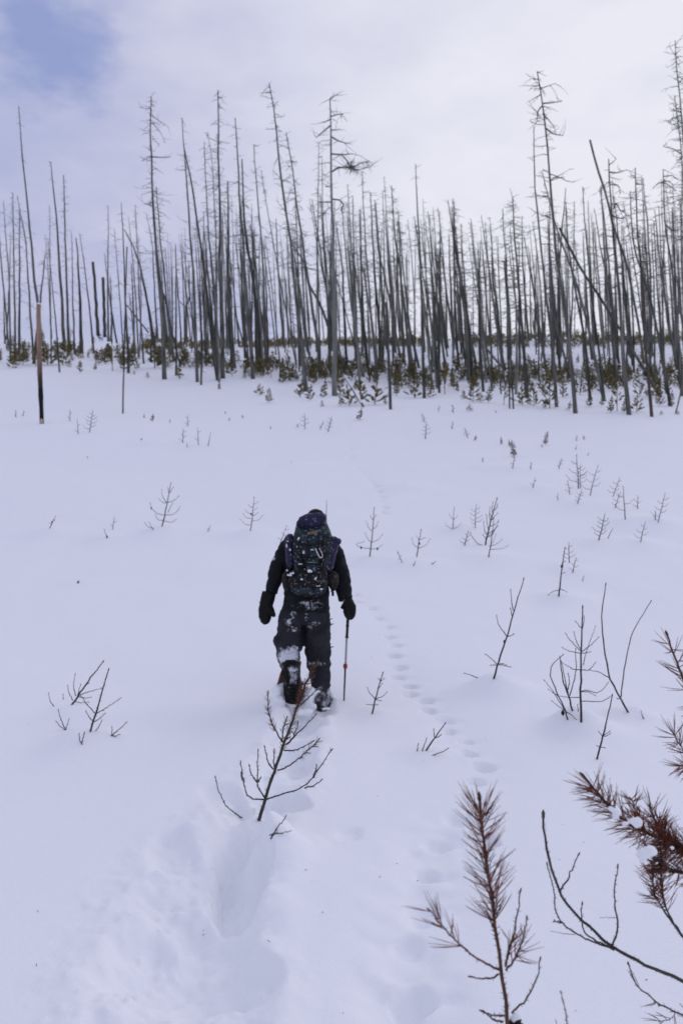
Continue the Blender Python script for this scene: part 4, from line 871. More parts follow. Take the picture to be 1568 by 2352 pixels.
# the small ones farther up, described one by one: (crop, foot, tip, side shoots, width, label)
SM = [
 ('C3', (1108, 425), (1168, 135), [[(1140, 265), (1108, 215), (1105, 175)], [(1145, 262), (1190, 250), (1222, 220)], [(1122, 348), (1075, 340), (1035, 300), (1028, 268)], [(1122, 348), (1185, 345), (1215, 320), (1228, 295)], [(1113, 385), (1080, 380), (1065, 350)], [(1113, 385), (1170, 400), (1203, 378)], [(1140, 265), (1110, 262), (1092, 243)], [(1157, 200), (1150, 165)], [(1160, 195), (1185, 158)], [(1150, 330), (1180, 265)], ([(1050, 440), (1005, 425), (993, 403)], {'ground': 1}), ([(1048, 450), (1022, 400)], {'ground': 1})], 3.2, 'largest bare sapling on the open left slope, lyre shaped twigs', [((1035, 300), 2)]),
 ('H', (1150, 556), (1167, 405), 8, 2.6, 'upright sapling with a dark cone, directly left above the hiker', [((1154, 480), 2.2)]),
 ('H', (1500, 530), (1500, 415), 1, 2, 'thin bare stick rising behind the hiker\'s head', []),
 ('H', (1288, 612), (1318, 530), 4, 2, 'slanting sapling just behind the hiker\'s left shoulder', []),
 ('H', (230, 545), (258, 487), 2, 2.2, 'short slanting sapling farthest left on the open slope', [((240, 517), 2)]),
 ('H', (518, 550), (527, 490), 2, 1.8, 'short thin stick, upper of two left of the lyre shaped sapling', []),
 ('H', (493, 590), (478, 545), 0, 2, 'bent dark twig, lower of two left of the lyre shaped sapling', [((493, 584), 2)]),
 ('H', (955, 560), (967, 530), 1, 1.8, 'tiny twig between the lyre shaped and the cone bearing saplings', []),
 ('H', (322, 52), (322, 0), 2, 1.8, 'faint stick right of the charred post', []),
 ('H', (360, 112), (355, 42), 2, 1.8, 'thin stick left of a feathery sapling, near the charred post', []),
 ('H', (412, 105), (428, 0), 9, 2, 'feathery sapling on the upper left snow near the charred post', []),
 ('H', (75, 35), (72, 0), 2, 1.6, 'faintest twig far left, left of a pair', []),
 ('H', (108, 30), (110, 4), 2, 1.6, 'faint twig far left, right of a pair', []),
 ('H', (840, 152), (842, 85), 4, 2.2, 'thicker stick at left of the loose row of three sticks', []),
 ('H', (863, 76), (863, 25), 3, 1.8, 'thin stick above the loose row of three sticks', []),
 ('H', (912, 162), (908, 80), 2, 1.8, 'thin middle stick in the loose row of three sticks', []),
 ('H', (957, 168), (968, 103), 0, 1.8, 'slanting whip at right of the loose row of three sticks', []),
 ('H', (862, 175), (858, 150), 0, 1.6, 'short stub below the loose row of three sticks', []),
 ('H', (1400, 90), (1398, 15), 5, 1.8, 'slim sapling, left one of three below the nest tree', []),
 ('H', (1470, 90), (1487, 50), 2, 1.8, 'short slanting twig, middle one of three below the nest tree', []),
 ('H', (1507, 103), (1523, 30), 7, 2.2, 'bushy sapling, right one of three below the nest tree', []),
 ('I', (130, 737), (150, 517), [[(138, 620), (120, 600), (115, 578)], [(140, 615), (160, 600), (168, 580)], [(136, 672), (118, 655), (108, 632)], [(136, 675), (170, 660), (187, 638)], [(132, 702), (95, 698), (60, 682), (100, 670)], [(132, 704), (165, 702), (186, 685)], [(144, 570), (133, 552)], [(145, 568), (158, 548)]], 3, 'upright sapling with cones on its lowest twigs, right of the hiker\'s pack', [((90, 697), 2.4), ((165, 702), 2.4)]),
 ('I', (345, 740), (365, 617), [[(352, 700), (328, 680), (323, 655)], [(354, 700), (390, 685), (405, 658)], [(358, 665), (345, 645)], [(360, 660), (375, 655), (382, 652)]], 2.8, 'small candelabra shaped sapling with a cone at its fork', [((358, 678), 2)]),
 ('I', (675, 740), (698, 565), [[(680, 690), (715, 680), (735, 660)], [(680, 692), (700, 660), (708, 635)], [(685, 640), (705, 610), (720, 580)], [(684, 650), (668, 630)], [(678, 705), (735, 703), (763, 688)]], 2.8, 'short sapling in front of the bushiest one', []),
 ('I', (660, 685), (712, 475), [[(670, 640), (655, 620), (652, 580)], [(675, 620), (668, 590), (665, 550)], [(680, 600), (705, 590), (718, 575)], [(688, 570), (700, 555), (715, 540)], [(685, 580), (678, 555), (680, 515)], [(695, 545), (690, 520), (695, 490)], [(668, 650), (695, 635), (705, 610)], [(672, 635), (700, 615), (715, 600)], [(700, 525), (712, 515), (715, 500)], [(658, 690), (625, 680), (600, 650), (590, 630)], [(690, 560), (680, 540)], [(665, 660), (650, 640)]], 4, 'tallest and bushiest brown sapling on the right slope', []),
 ('I', (510, 612), (517, 507), [[(513, 568), (500, 555), (492, 538)], [(514, 568), (528, 556), (533, 545)], ([(505, 610), (485, 600), (475, 583)], {}), ([(515, 610), (540, 598), (552, 580)], {})], 2, 'pale sapling with a ring of low twigs, left of its pale neighbour', []),
 ('I', (613, 607), (618, 497), 8, 2, 'pale sapling with level side twigs, left behind the bushiest', []),
 ('I', (565, 687), (580, 625), 5, 2.8, 'stubby dark sapling left of the bushiest', []),
 ('I', (278, 765), (255, 708), 3, 1.8, 'thin sapling bent left of the candelabra shaped one', []),
 ('I', (330, 780), (340, 755), 2, 2, 'short stub below the candelabra shaped sapling', []),
 ('I', (415, 774), (435, 757), 1, 1.8, 'nearly flat twig right of the candelabra shaped sapling', []),
 ('C4', (918, 832), (950, 585), [[(920, 800), (890, 805), (867, 823)], [(922, 795), (940, 798), (957, 808)], [(930, 715), (948, 708)], [(935, 660), (950, 650)]], 4, 'dark stick with a black cone halfway up', [((935, 676), 3.4)]),
 ('I', (1045, 767), (1043, 672), 6, 2.4, 'thin upright sapling behind right of the coned stick', []),
 ('I', (1060, 812), (1078, 740), 4, 2.4, 'small slanting sapling, lowest beside the coned stick', []),
 ('I', (1105, 850), (1113, 825), 0, 2, 'tiny slanting twig right of the coned stick', []),
 ('I', (1180, 662), (1207, 547), 9, 3, 'dark feathery slanting sapling above right of the coned stick', []),
 ('I', (1222, 655), (1245, 608), 0, 2, 'plain slanting stick beside the dark feathery sapling', []),
 ('I', (1372, 670), (1395, 573), 5, 2.2, 'slanting sapling midway between the feathery one and the right edge', []),
 ('I', (1302, 567), (1292, 418), 3, 2.6, 'tall straight bare stick tilting slightly left on the right slope', []),
 ('I', (1452, 580), (1485, 443), 6, 2.2, 'tall slanting sapling nearest the right edge', []),
 ('I', (1440, 570), (1440, 525), 2, 2.2, 'short dark stick at the foot of the tall slanting sapling', []),
 ('I', (1357, 518), (1358, 455), 4, 2, 'short upright sapling between two tall ones on the right slope', []),
 ('I', (1255, 514), (1280, 440), 5, 2, 'slanting sapling just left of the tall straight bare stick', []),
 ('I', (1245, 462), (1277, 372), 6, 2, 'feathery slanting sapling above left of the tall straight stick', []),
 ('I', (1087, 425), (1078, 275), 5, 3, 'tallest dark stick in the upper right sapling cluster', []),
 ('I', (1096, 425), (1095, 310), 9, 1.8, 'feathery twin close right of the tallest cluster stick', []),
 ('I', (1047, 452), (1037, 385), 3, 2, 'stick tilting left below the tallest cluster stick', []),
 ('I', (1083, 495), (1102, 430), 6, 2.4, 'lowest bushy sapling of the upper right cluster', []),
 ('I', (1140, 458), (1178, 315), 6, 2.2, 'long slanting sapling at the right of the upper right cluster', []),
 ('I', (992, 480), (993, 443), 1, 1.6, 'faint small stick left below the upper right cluster', []),
 ('I', (877, 422), (890, 375), 2, 2, 'small slanting stick alone, left of the upper right cluster', []),
 ('I', (868, 338), (870, 302), 2, 2, 'small upright stick below right of the two headed brown pine', []),
 ('I', (997, 335), (1010, 285), 4, 2, 'small slanting sapling up left of the tallest cluster stick', []),
 ('I', (648, 304), (648, 280), 1, 1.8, 'tiny stick alone left of the two headed brown pine', []),
 ('I', (785, 333), (795, 262), 3, 2, 'pale bare stem under the two headed brown pine', []),
 ('I', (580, 193), (565, 145), 5, 1.8, 'twiggy sapling left of the dark little pine tuft', []),
 ('I', (385, 197), (388, 115), 6, 2.2, 'dark budded sapling on the upper slope right of the tiered pine', []),
 ('I', (380, 120), (370, 80), 5, 1.6, 'faint twiggy sapling just above the dark budded one', []),
 ('I', (507, 152), (510, 115), 2, 1.8, 'short stick between the budded sapling and the pine tufts', []),
 ('I', (1078, 207), (1080, 178), 2, 1.8, 'tiny stick far right upslope, left one of a pair', []),
 ('I', (1075, 247), (1080, 225), 1, 1.6, 'tiny faint twig below the far right pair', []),
 ('I', (1128, 274), (1135, 260), 1, 1.6, 'tiny flat twig above the long slanting cluster sapling', []),
 ('I', (445, 72), (450, 40), 2, 1.6, 'faint stick just below the forest edge, left one of two', []),
 ('I', (512, 77), (510, 38), 3, 2, 'darker stick just below the forest edge, right one of two', []),
]
random.seed(77)
for tag, a, b, br, w, lab, cn in SM:
    mid = ((a[0]+b[0])/2+random.uniform(-.02, .02)*abs(a[1]-b[1]), (a[1]+b[1])/2)
    brs = auto_br(tag, [a, b], br) if isinstance(br, int) else br
    bark = 'sap_bark' if 'brown' in lab and 'under' not in lab else random.choice(['sap_green', 'sap_grey', 'sap_green'])
    sapling(tag, [a, mid, b], brs, lab, GS, w, bark, wb=max(1.15, w*.5), cones=cn, bud=w > 2.5)
random.seed(3); mb = MB()
for i in range(26):
    u, v = [cv('K', (318, 1197)), cv('K', (645, 1335)), cv('K', (1318, 900)), cv('J', (275, 1712))][i] if i < 4 else (random.uniform(20, 1540), random.uniform(1500, 2330))
    b = hit(u, v); a = random.uniform(0, 6.28); l = random.uniform(.004, .016); d = Vector((math.cos(a), math.sin(a), random.uniform(-.1, .3)))*l
    mb.tube([b+Vector((0, 0, .002)), b+d*.5+Vector((0, 0, .004)), b+d+Vector((0, 0, .002))], [.0008, .0014, .0006], 4)
setp(mb.build('needle_litter', M['dull_needle']), 'sparse brown needle and bark flecks scattered on the near snow', 'litter', kind='stuff')
b = hit(180, 1339)
mb = MB(); mb.ball(b+Vector((0, 0, .01)), (.018, .018, .022), 8, 6, lump=.5); mb.tube([b, b+Vector((.015, 0, .05))], [.004, .002], 4)
setp(mb.build('pine_cone', M['cone'], None, b), 'small dark cone lying alone on the open left snow', 'pine cone')

# ------------------------------------------------------------------ foreground saplings, close to the camera
random.seed(91)
GF = 'red needled saplings close in the foreground'
NW = .00078
yF = 1.7
ground = lambda u: cv('F', (u, 0))
foot = lambda x, y: Vector((x, y, float(H(np.array([x]), np.array([y]))[0])))
sapling('F', [(628, 3500), (612, 1600), (600, 1400), (575, 1180), (540, 950), (515, 780), (490, 560), (455, 262)],
        [([(560, 1195), (450, 1140), (360, 1075), (260, 970), (180, 870)], {'need': (.45, 1, 12, .055, NW), 'dy': -.05}), ([(595, 1170), (650, 980), (678, 770)], {}), ([(600, 1200), (660, 1120), (700, 1010), (712, 915)], {'need': (.2, .7, 12, .055, NW), 'dy': -.06}), ([(545, 1000), (520, 940), (500, 885)], {}), [(560, 1220), (500, 1250), (412, 1235)], [(630, 1435), (720, 1350), (780, 1220), (785, 1145)], [(590, 1450), (520, 1445), (470, 1425)], [(585, 1480), (530, 1475), (485, 1430)], ([(595, 1180), (620, 1090), (640, 1020)], {'need': (.3, 1, 8, .045, NW)}),
         [(625, 2000), (560, 1960), (500, 1900)], [(625, 2050), (700, 1990), (740, 1900)], [(626, 2600), (540, 2560), (480, 2500)], [(626, 2650), (720, 2600), (770, 2500)]],
        'red needled sapling standing close at the bottom with a brush top', GF, 13.5, 'red_bark', sp=.007, y0=yF, wb=5, stemneed=(.79, .985, 112, .062, NW), hid=True, cones=[((650, 1500), 17)])
sapling('F', [(955, 3500), (940, 1560), (930, 1450), (920, 1400), (900, 1318)], [[(885, 1560), (878, 1510), (872, 1478)]], 'plain twig tip poking up at the bottom edge', GF, 4.2, 'red_bark', sp=.004, y0=yF, hid=True)
# big sapling standing outside the right edge, reaching in with its branches
sapling('F', [(2250, 3300), (2200, 2200), (2120, 1500), (2050, 900), (2000, 300), (1960, -100)],
        [([(2130, 1560), (1850, 1400), (1568, 1260), (1350, 1160), (1180, 1080), (1010, 930), (885, 775), (830, 580), (803, 362)], {'w': 10, 'dy': -.12}), ([(1190, 1090), (1040, 1030), (950, 980), (895, 935), (865, 850), (862, 760), (825, 625)], {'w': 4.6, 'dy': -.02}), ([(900, 940), (880, 935), (865, 930)], {'w': 4, 'dy': -.01}), ([(1160, 1070), (1075, 1030), (1022, 985), (1010, 900), (1015, 840)], {'w': 4.6, 'dy': .05}), ([(1180, 1075), (1215, 950), (1185, 800), (1210, 635)], {'w': 5, 'dy': -.04}), ([(890, 770), (940, 700), (995, 570)], {'w': 4.6, 'dy': .03}),
         ([(975, 1005), (920, 1002), (850, 987)], {'w': 1.6, 'nosp': 1, 'dy': 0}), ([(1205, 915), (1160, 912), (1118, 912)], {'w': 1.6, 'nosp': 1, 'dy': 0}),
         ([(2180, 1900), (1850, 1600), (1640, 1470), (1520, 1425), (1400, 1360), (1300, 1280), (1270, 1170)], {'w': 5.5, 'need': (.5, .9, 9, .035, NW), 'dy': -.1}), ([(1530, 1430), (1490, 1470), (1440, 1482)], {'w': 2, 'need': (.1, 1, 6, .04, NW), 'dy': 0}),
         # the dense needled branch
         ([(2050, 900), (1800, 590), (1700, 560), (1568, 525), (1450, 485), (1325, 435), (1200, 340), (1115, 250), (1028, 145)], {'w': 10, 'need': (.22, .95, 300, .058, NW), 'dy': -.15, 'bark': 'red_bark'}),
         ([(2060, 1000), (1800, 760), (1640, 690), (1560, 668), (1480, 640), (1420, 590)], {'w': 9, 'need': (.3, 1, 160, .058, NW), 'dy': -.1}),
         ([(1760, 600), (1660, 570), (1560, 560), (1490, 520)], {'w': 6, 'need': (.0, 1, 130, .056, NW), 'dy': -.05}),
         ([(1360, 470), (1335, 410), (1325, 320)], {'w': 6, 'need': (.0, .7, 20, .045, NW)}), ([(1320, 400), (1300, 310), (1280, 260)], {'w': 4, 'need': (.2, 1, 16, .045, NW)}), ([(1440, 480), (1420, 400), (1388, 310)], {'w': 6, 'need': (.1, 1, 30, .048, NW)}), ([(1470, 490), (1445, 430), (1438, 370)], {'w': 4, 'need': (.1, 1, 30, .045, NW)}), ([(1500, 530), (1470, 480), (1462, 455)], {'w': 5, 'need': (.1, 1, 24, .045, NW)}),
         ([(1720, 1150), (1600, 1060), (1540, 980), (1470, 860), (1440, 700), (1445, 560)], {'w': 6.5, 'need': (.55, 1, 50, .045, NW), 'dy': -.05}), ([(1700, 1160), (1580, 1040), (1500, 930), (1410, 790), (1400, 720), (1405, 600)], {'w': 6, 'need': (.6, 1, 60, .045, NW), 'dy': -.08})],
        'large red needled sapling reaching in from the right edge, spiny branches', GF, 20, 'sap_bark', sp=.006, y0=1.85, wb=5, hid=True, bud=True, cones=[])
sapling('G', [(1760, 4760), (1600, 2200), (1450, 1200), (1300, 500), (1200, 100)],
        [([(1400, 1000), (1180, 850), (1040, 690), (962, 500), (890, 330), (837, 165)], {'w': 8, 'need': (.3, .93, 48, .058, .0009), 'dy': -.1, 'ang': 1.15}), ([(1480, 1330), (1200, 1270), (1040, 1160), (930, 1020), (890, 940)], {'w': 5, 'need': (.5, 1, 34, .055, .0009), 'dy': -.1}), ([(1480, 1350), (1200, 1260), (1000, 1190), (930, 1180)], {'w': 4, 'need': (.6, 1, 40, .045, .0009), 'dy': -.05})],
        'second red needled sapling at the right edge, only two brush tips showing', GF, 10, 'red_bark', sp=.005, y0=2.15, wb=5, hid=True)
# clumps of snow lodged in the needles
GC = 'snow clumps lodged on the foreground saplings'
def clump(name, tag, pts, y, label, parent=None):
    mb = MB(); c0 = P(*cv(tag, pts[0][:2]), y); o = CR[tag][2]
    for (a, b2, rx, rz) in pts: mb.ball(P(*cv(tag, (a, b2)), y), (rx*o*y/F, rx*o*y/F*.8, rz*o*y/F), 14, 10, lump=.35)
    me = remesh(mb, .0035, .002, 60, origin=c0)
    o_ = bpy.data.objects.new(name, me); COL.objects.link(o_); me.materials.clear(); me.materials.append(M['snow'])
    o_.location = c0
    setp(o_, label, 'snow clump', GC)
clump('snow_clump', 'F', [(535, 470, 45, 42), (555, 500, 28, 26), (520, 500, 20, 30)], yF-.004, 'larger upper snow clump on the brush topped bottom sapling')
clump('snow_clump', 'F', [(560, 618, 34, 26), (585, 605, 22, 22)], yF-.006, 'lower snow clump on the brush topped bottom sapling')
clump('snow_clump', 'F', [(652, 1450, 26, 20), (640, 1465, 20, 20)], yF-.012, 'snow clump on the cone at the bottom edge')
clump('snow_clump', 'G', [(650, 1880, 55, 40), (700, 1850, 60, 42), (735, 1865, 35, 24), (640, 1910, 36, 36)], 1.66, 'largest snow clump hanging in the right needled branch')
clump('snow_clump', 'G', [(600, 1630, 42, 45), (570, 1620, 36, 30), (505, 1640, 24, 18)], 1.72, 'snow clump midway along the right needled branch')
clump('snow_clump', 'G', [(440, 1555, 34, 30), (400, 1520, 30, 22), (430, 1590, 30, 16)], 1.72, 'thin snow dusting clump near the outer end of that branch')
clump('snow_clump', 'G', [(870, 1825, 22, 14), (885, 1835, 14, 12)], 1.76, 'small snow bit near the right edge of the needled branch')

# ------------------------------------------------------------------ the hiker
random.seed(55)
YB = 7.9
def q(tag, x, y_, yy=YB): return P(*cv(tag, (x, y_)), yy)
PX = YB/F
hip = P(703, 1400, 7.9)
origin = Vector((P(705, 1400, YB).x, YB, -.16))
def limb(mb, L, n=18, e=2.2):
    """L: (point, radius across, radius in depth) along a path; sections stay square to the path"""
    S = []
    for i, (p, a, b2) in enumerate(L):
        t = (L[min(i+1, len(L)-1)][0]-L[max(i-1, 0)][0]).normalized()
        ax = Vector((1, 0, 0)); ax = (ax-t*ax.dot(t)).normalized(); ay = t.cross(ax)
        S.append((p, ax*a, ay*b2))
    mb.loft(S, n, e=e)
u_ = lambda u, v, y=YB: P(u, v, y)
# skeleton (shared by the body and the clothes)
Lsh, Lel, Lwr = u_(668, 1246, 8.04), u_(637, 1308, 7.96), u_(623, 1362, 7.92)
Rsh, Rel, Rwr = u_(760, 1246, 8.04), u_(784, 1325, 7.97), u_(793, 1378, 7.90)
Lhip, Lkn, Lan = u_(672, 1415, 7.9), u_(664, 1484, 7.98), u_(667, 1532, 7.72)
Rhip, Rkn, Ran = u_(730, 1415, 7.9), u_(731, 1500, 7.98), u_(734, 1590, 7.98)
neck, head = u_(717, 1222, 8.10), u_(725, 1201, 8.18)
body = MB()
body.loft([(u_(703, 1420, 7.9), .15, .10), (u_(704, 1390, 7.9), .16, .11), (u_(706, 1340, 7.93), .145, .10), (u_(710, 1280, 8.0), .165, .11), (u_(714, 1242, 8.05), .17, .09), (u_(716, 1228, 8.08), .08, .07)], 20)
limb(body, [(neck-Vector((0, .04, .06)), .06, .06), (neck, .055, .06), (head, .05, .06)])
body.ball(head, (.078, .098, .118), 20, 16); body.ball(head+Vector((0, .10, -.015)), (.018, .024, .028), 8, 6)     # skull and nose
for s in (-1, 1):
    body.ball(head+Vector((s*.078, .0, -.01)), (.012, .022, .034), 8, 6); body.ball(head+Vector((s*.03, .078, -.06)), (.03, .03, .04), 8, 6)
for a, b2, c2 in ((Lsh, Lel, Lwr), (Rsh, Rel, Rwr)):
    limb(body, [(a, .05, .05), (a.lerp(b2, .5), .046, .046), (b2, .038, .038), (b2.lerp(c2, .5), .036, .036), (c2, .026, .024)])
    d = (c2-b2).normalized(); limb(body, [(c2, .024, .02), (c2+d*.06, .034, .02), (c2+d*.12, .03, .018)])
for a, b2, c2 in ((Lhip, Lkn, Lan), (Rhip, Rkn, Ran)):
    limb(body, [(a+Vector((0, 0, .04)), .085, .09), (a.lerp(b2, .5), .07, .075), (b2, .052, .056), (b2.lerp(c2, .4), .05, .056), (c2, .035, .038)])
limb(body, [(Ran, .036, .04), (Ran+Vector((0, .03, -.06)), .04, .05), (Ran+Vector((0, .15, -.09)), .042, .03)])
limb(body, [(Lan, .036, .04), (Lan+Vector((0, -.02, -.08)), .04, .04), (Lan+Vector((.01, .02, -.2)), .04, .03)])
me = remesh(body, .011, origin=origin); me.materials.clear()
person = bpy.data.objects.new('person', me); COL.objects.link(person); person.location = origin; me.materials.append(mat('skin', (.42, .26, .19), .1, 20, .5))
setp(person, 'hiker seen from behind in dark jacket and trousers, holding a pole', 'person')
def wear(name, mb, m, voxel=.010, wr=.006, ws=11, wv=(1, 1, 1), parent=person, smooth=2, raw=False):
    if raw: me = mb.mesh(name, origin)
    else: me = remesh(mb, voxel, wr, ws, wv, smooth, origin)
    me.materials.clear(); me.name = name; me.materials.append(m)
    o = bpy.data.objects.new(name, me); COL.objects.link(o); o.parent = parent; return o
rel = lambda p: tuple(p-origin)
# jacket
jk = MB()
jk.loft([(u_(703, 1402, 7.88), .205, .165), (u_(703, 1385, 7.88), .205, .165), (u_(704, 1355, 7.89), .198, .155), (u_(707, 1310, 7.93), .20, .15), (u_(711, 1268, 7.99), .22, .15), (u_(714, 1246, 8.03), .218, .13), (u_(716, 1232, 8.06), .16, .11), (u_(717, 1218, 8.09), .085, .09), (u_(720, 1208, 8.11), .075, .085)], 28, e=2.4)
limb(jk, [(Lsh+Vector((.03, 0, .01)), .085, .09), (Lsh.lerp(Lel, .35), .088, .09), (Lsh.lerp(Lel, .7), .082, .084), (Lel, .078, .08), (Lel.lerp(Lwr, .45), .066, .07), (Lwr, .054, .056)])
limb(jk, [(Rsh+Vector((-.03, 0, .01)), .085, .09), (Rsh.lerp(Rel, .35), .086, .09), (Rsh.lerp(Rel, .7), .08, .084), (Rel, .078, .078), (Rel.lerp(Rwr, .45), .074, .07), (Rwr, .066, .06)])
M['jacket'] = mat('black_jacket_cloth', (.0042, .0056, .0078), .35, 9, .8, .35, 60, dust=(.36, 34, (.5, 1, 1), [(rel(u_(712, 1390, 7.72)), (.17, .12, .06), .8), (rel(u_(628, 1284, 7.95)), (.03, .2, .03))]), spec=.25)
wear('jacket', jk, M['jacket'], .010, .011, 10, (1, 1, 1.7))
mb = MB(); mb.tube([u_(711.5, 1382, 7.708), u_(712.5, 1393, 7.702), u_(713, 1402, 7.705)], [.006, .007, .005], 6); wear('jacket_seam', mb, mat('seam_black', (.006, .006, .007)), raw=True)
# trousers
tr = MB()
tr.loft([(u_(700, 1432, 7.9), .215, .15), (u_(700, 1415, 7.9), .225, .17), (u_(702, 1398, 7.9), .215, .165), (u_(703, 1382, 7.9), .20, .15)], 28, e=2.4)
limb(tr, [(u_(671, 1412, 7.9), .118, .15), (u_(667, 1432, 7.92), .116, .145), (u_(667, 1455, 7.95), .117, .135), (u_(663, 1473, 7.96), .136, .145), (u_(663, 1482, 7.94), .132, .135), (u_(662, 1493, 7.90), .106, .11), (u_(662, 1508, 7.86), .106, .10), (u_(665, 1522, 7.78), .09, .085), (u_(668, 1532, 7.73), .07, .07)])
limb(tr, [(u_(729, 1412, 7.9), .116, .15), (u_(729, 1435, 7.92), .115, .14), (u_(730, 1465, 7.96), .117, .125), (u_(730, 1495, 7.98), .116, .12), (u_(731, 1520, 7.98), .110, .115), (u_(733, 1540, 7.98), .098, .105), (u_(735, 1562, 7.98), .094, .10), (u_(738, 1580, 7.98), .082, .09)])
M['trousers'] = mat('dark_charcoal_trousers', (.022, .0225, .0275), .4, 8, .85, .3, 50, spec=.15,
    dust=(.36, 34, (1.0, 1, 1.4), [(rel(u_(662, 1510, 7.75)), (.15, .3, .12), 1.5), (rel(u_(672, 1500, 7.80)), (.09, .3, .09), 1.5), (rel(q('W', 590, 150, 7.74)), (.05, .2, .10), .75), (rel(q('W', 540, 270, 7.76)), (.06, .2, .08), .75), (rel(q('W', 610, 370, 7.76)), (.08, .2, .045), .8), (rel(q('W', 850, 280, 7.78)), (.09, .2, .04), .62), (rel(q('W', 780, 335, 7.78)), (.06, .2, .045), .68), (rel(q('W', 750, 190, 7.75)), (.03, .2, .06), .7), (rel(q('W', 900, 790, 7.86)), (.12, .2, .028), .75), (rel(q('W', 790, 800, 7.86)), (.05, .2, .035), .8), (rel(q('W', 800, 1000, 7.86)), (.05, .2, .08), .8)]))
wear('trousers', tr, M['trousers'], .010, .013, 9, (1, 1, 2.0))
# thigh pocket tabs and buckles along the outer right seam
for (x, y_) in ((1062, 225), (1075, 290), (1075, 575), (1055, 790)):
    mb = MB(); p = q('W', x-14, y_, 7.95); mb.loft([(p-Vector((.02, 0, .012)), .02, .02), (p+Vector((.012, 0, 0)), .012, .015), (p+Vector((.022, 0, .004)), .003, .006)], 10); wear('tab', mb, M['jacket'], raw=True)
# beanie
bn = MB(); bn.loft([(head+Vector((0, -.01, -.04)), .090, .108), (head+Vector((0, -.01, .02)), .092, .112), (head+Vector((0, -.005, .075)), .082, .10), (head+Vector((0, 0, .112)), .055, .07), (head+Vector((0, 0, .128)), .02, .03)], 22)
wear('beanie', bn, mat('brown_knit_beanie', (.022, .016, .010), .35, 60, .95, .8, 160, stretch=(1, 1, .5)), .008, .002, 40)
# mittens
def mitten(parts, m_=None):
    mb = MB()
    for L in parts: limb(mb, L, 16)
    return mb
M['mitten'] = mat('black_mitten_cloth', (.006, .006, .006), .35, 14, .7, .3, 60, dust=(.2, 30))
lm = mitten([[(q('W', 290, -110, 7.92), .062, .05), (q('W', 270, -20, 7.92), .066, .052), (q('W', 255, 60, 7.91), .060, .05), (q('W', 238, 130, 7.9), .060, .05), (q('W', 240, 200, 7.9), .056, .048), (q('W', 246, 260, 7.9), .044, .04), (q('W', 252, 292, 7.9), .022, .022)], [(q('W', 285, 70, 7.89), .034, .034), (q('W', 320, 120, 7.88), .028, .028), (q('W', 345, 170, 7.87), .023, .024), (q('W', 357, 205, 7.87), .013, .014)]])
wear('mitten', lm, M['mitten'], .007, .005, 14)
rm = mitten([[(q('W', 1220, 15, 7.9), .062, .06), (q('W', 1270, 45, 7.9), .062, .06), (q('W', 1298, 90, 7.9), .058, .055), (q('W', 1300, 150, 7.9), .055, .055), (q('W', 1295, 200, 7.9), .046, .045), (q('W', 1298, 240, 7.9), .024, .026)], [(q('W', 1262, 90, 7.86), .03, .03), (q('W', 1246, 140, 7.85), .025, .026), (q('W', 1262, 185, 7.84), .024, .024), (q('W', 1292, 205, 7.85), .018, .018)]])
wear('mitten', rm, M['mitten'], .007, .005, 14)
mb = MB(); mb.tube([q('W', 385, -175, 7.92), q('W', 402, -170, 7.92), q('W', 408, -160, 7.92)], [.012, .012, .004], 6); mb.tube([q('W', 165, 20, 7.9), q('W', 195, 18, 7.9)], [.004, .006], 5); wear('cord_lock', mb, M['mitten'], raw=True)
# boots
M['boot'] = mat('dark_boot', (.014, .014, .013), .35, 20, .6, .3, 60, dust=(.44, 13))
M['sole'] = mat('snow_packed_sole', (.010, .010, .009), .3, 20, .7, .3, 60, dust=(.38, 16, (1, 1, .8), [(rel(q('W', 590, 960, 7.6)), (.07, .3, .11)), (rel(q('W', 590, 860, 7.6)), (.06, .3, .06))]))
bt = MB(); ys = 7.62
limb(bt, [(q('W', 570, 760, ys+.08), .088, .075), (q('W', 572, 850, ys+.07), .078, .06), (q('W', 578, 950, ys+.07), .074, .055), (q('W', 582, 1060, ys+.08), .082, .055), (q('W', 586, 1170, ys+.10), .084, .05), (q('W', 590, 1260, ys+.13), .07, .04)])
lb = wear('boot', bt, M['boot'], .009, .004, 20)
sb = MB()
sec = [(740, 560, 60), (775, 560, 84), (840, 568, 84), (930, 575, 72), (1010, 580, 74), (1090, 584, 84), (1180, 588, 86), (1250, 590, 74), (1290, 590, 40)]
sb.loft([(q('W', cx, cy, ys+.0+.06*max(0, (cy-1100)/200)), hw*.184*PX, .016) for (cy, cx, hw) in sec], 20, e=3)
so = wear('sole', sb, M['sole'], raw=True, parent=lb)
tb = MB()
for cy, cx, hw in [(765, 560, 50), (800, 562, 62), (835, 566, 64), (870, 570, 30), (1040, 582, 60), (1080, 584, 66), (1120, 586, 68), (1160, 588, 68), (1200, 588, 62), (1240, 590, 50)]:
    for s in (-.52, .52):
        p = q('W', cx+hw*s, cy, ys-.022+.06*max(0, (cy-1100)/200)); w = hw*.38*.184*PX
        tb.loft([(p+Vector((0, .006, -.011)), w, .012), (p+Vector((0, .006, .011)), w, .012)], 8, e=5)
for i in range(13):      # heel rim and the arched snow-filled groove
    a = math.pi*i/12
wear('tread', tb, M['sole'], raw=True, parent=lb)
mb = MB(); mb.tube([q('W', 495, 880, ys-.005), q('W', 500, 960, ys-.02), q('W', 520, 1045, ys-.03), q('W', 590, 1075, ys-.036), q('W', 650, 1050, ys-.03), q('W', 660, 960, ys-.02)], [.009]*6, 6)
mb.tube([q('W', 500, 1105, ys-.012), q('W', 580, 1118, ys-.022), q('W', 655, 1105, ys-.012)], [.010]*3, 6); wear('binding_strap', mb, mat('binding_black', (.010, .010, .009), dust=(.36, 22)), raw=True, parent=lb)
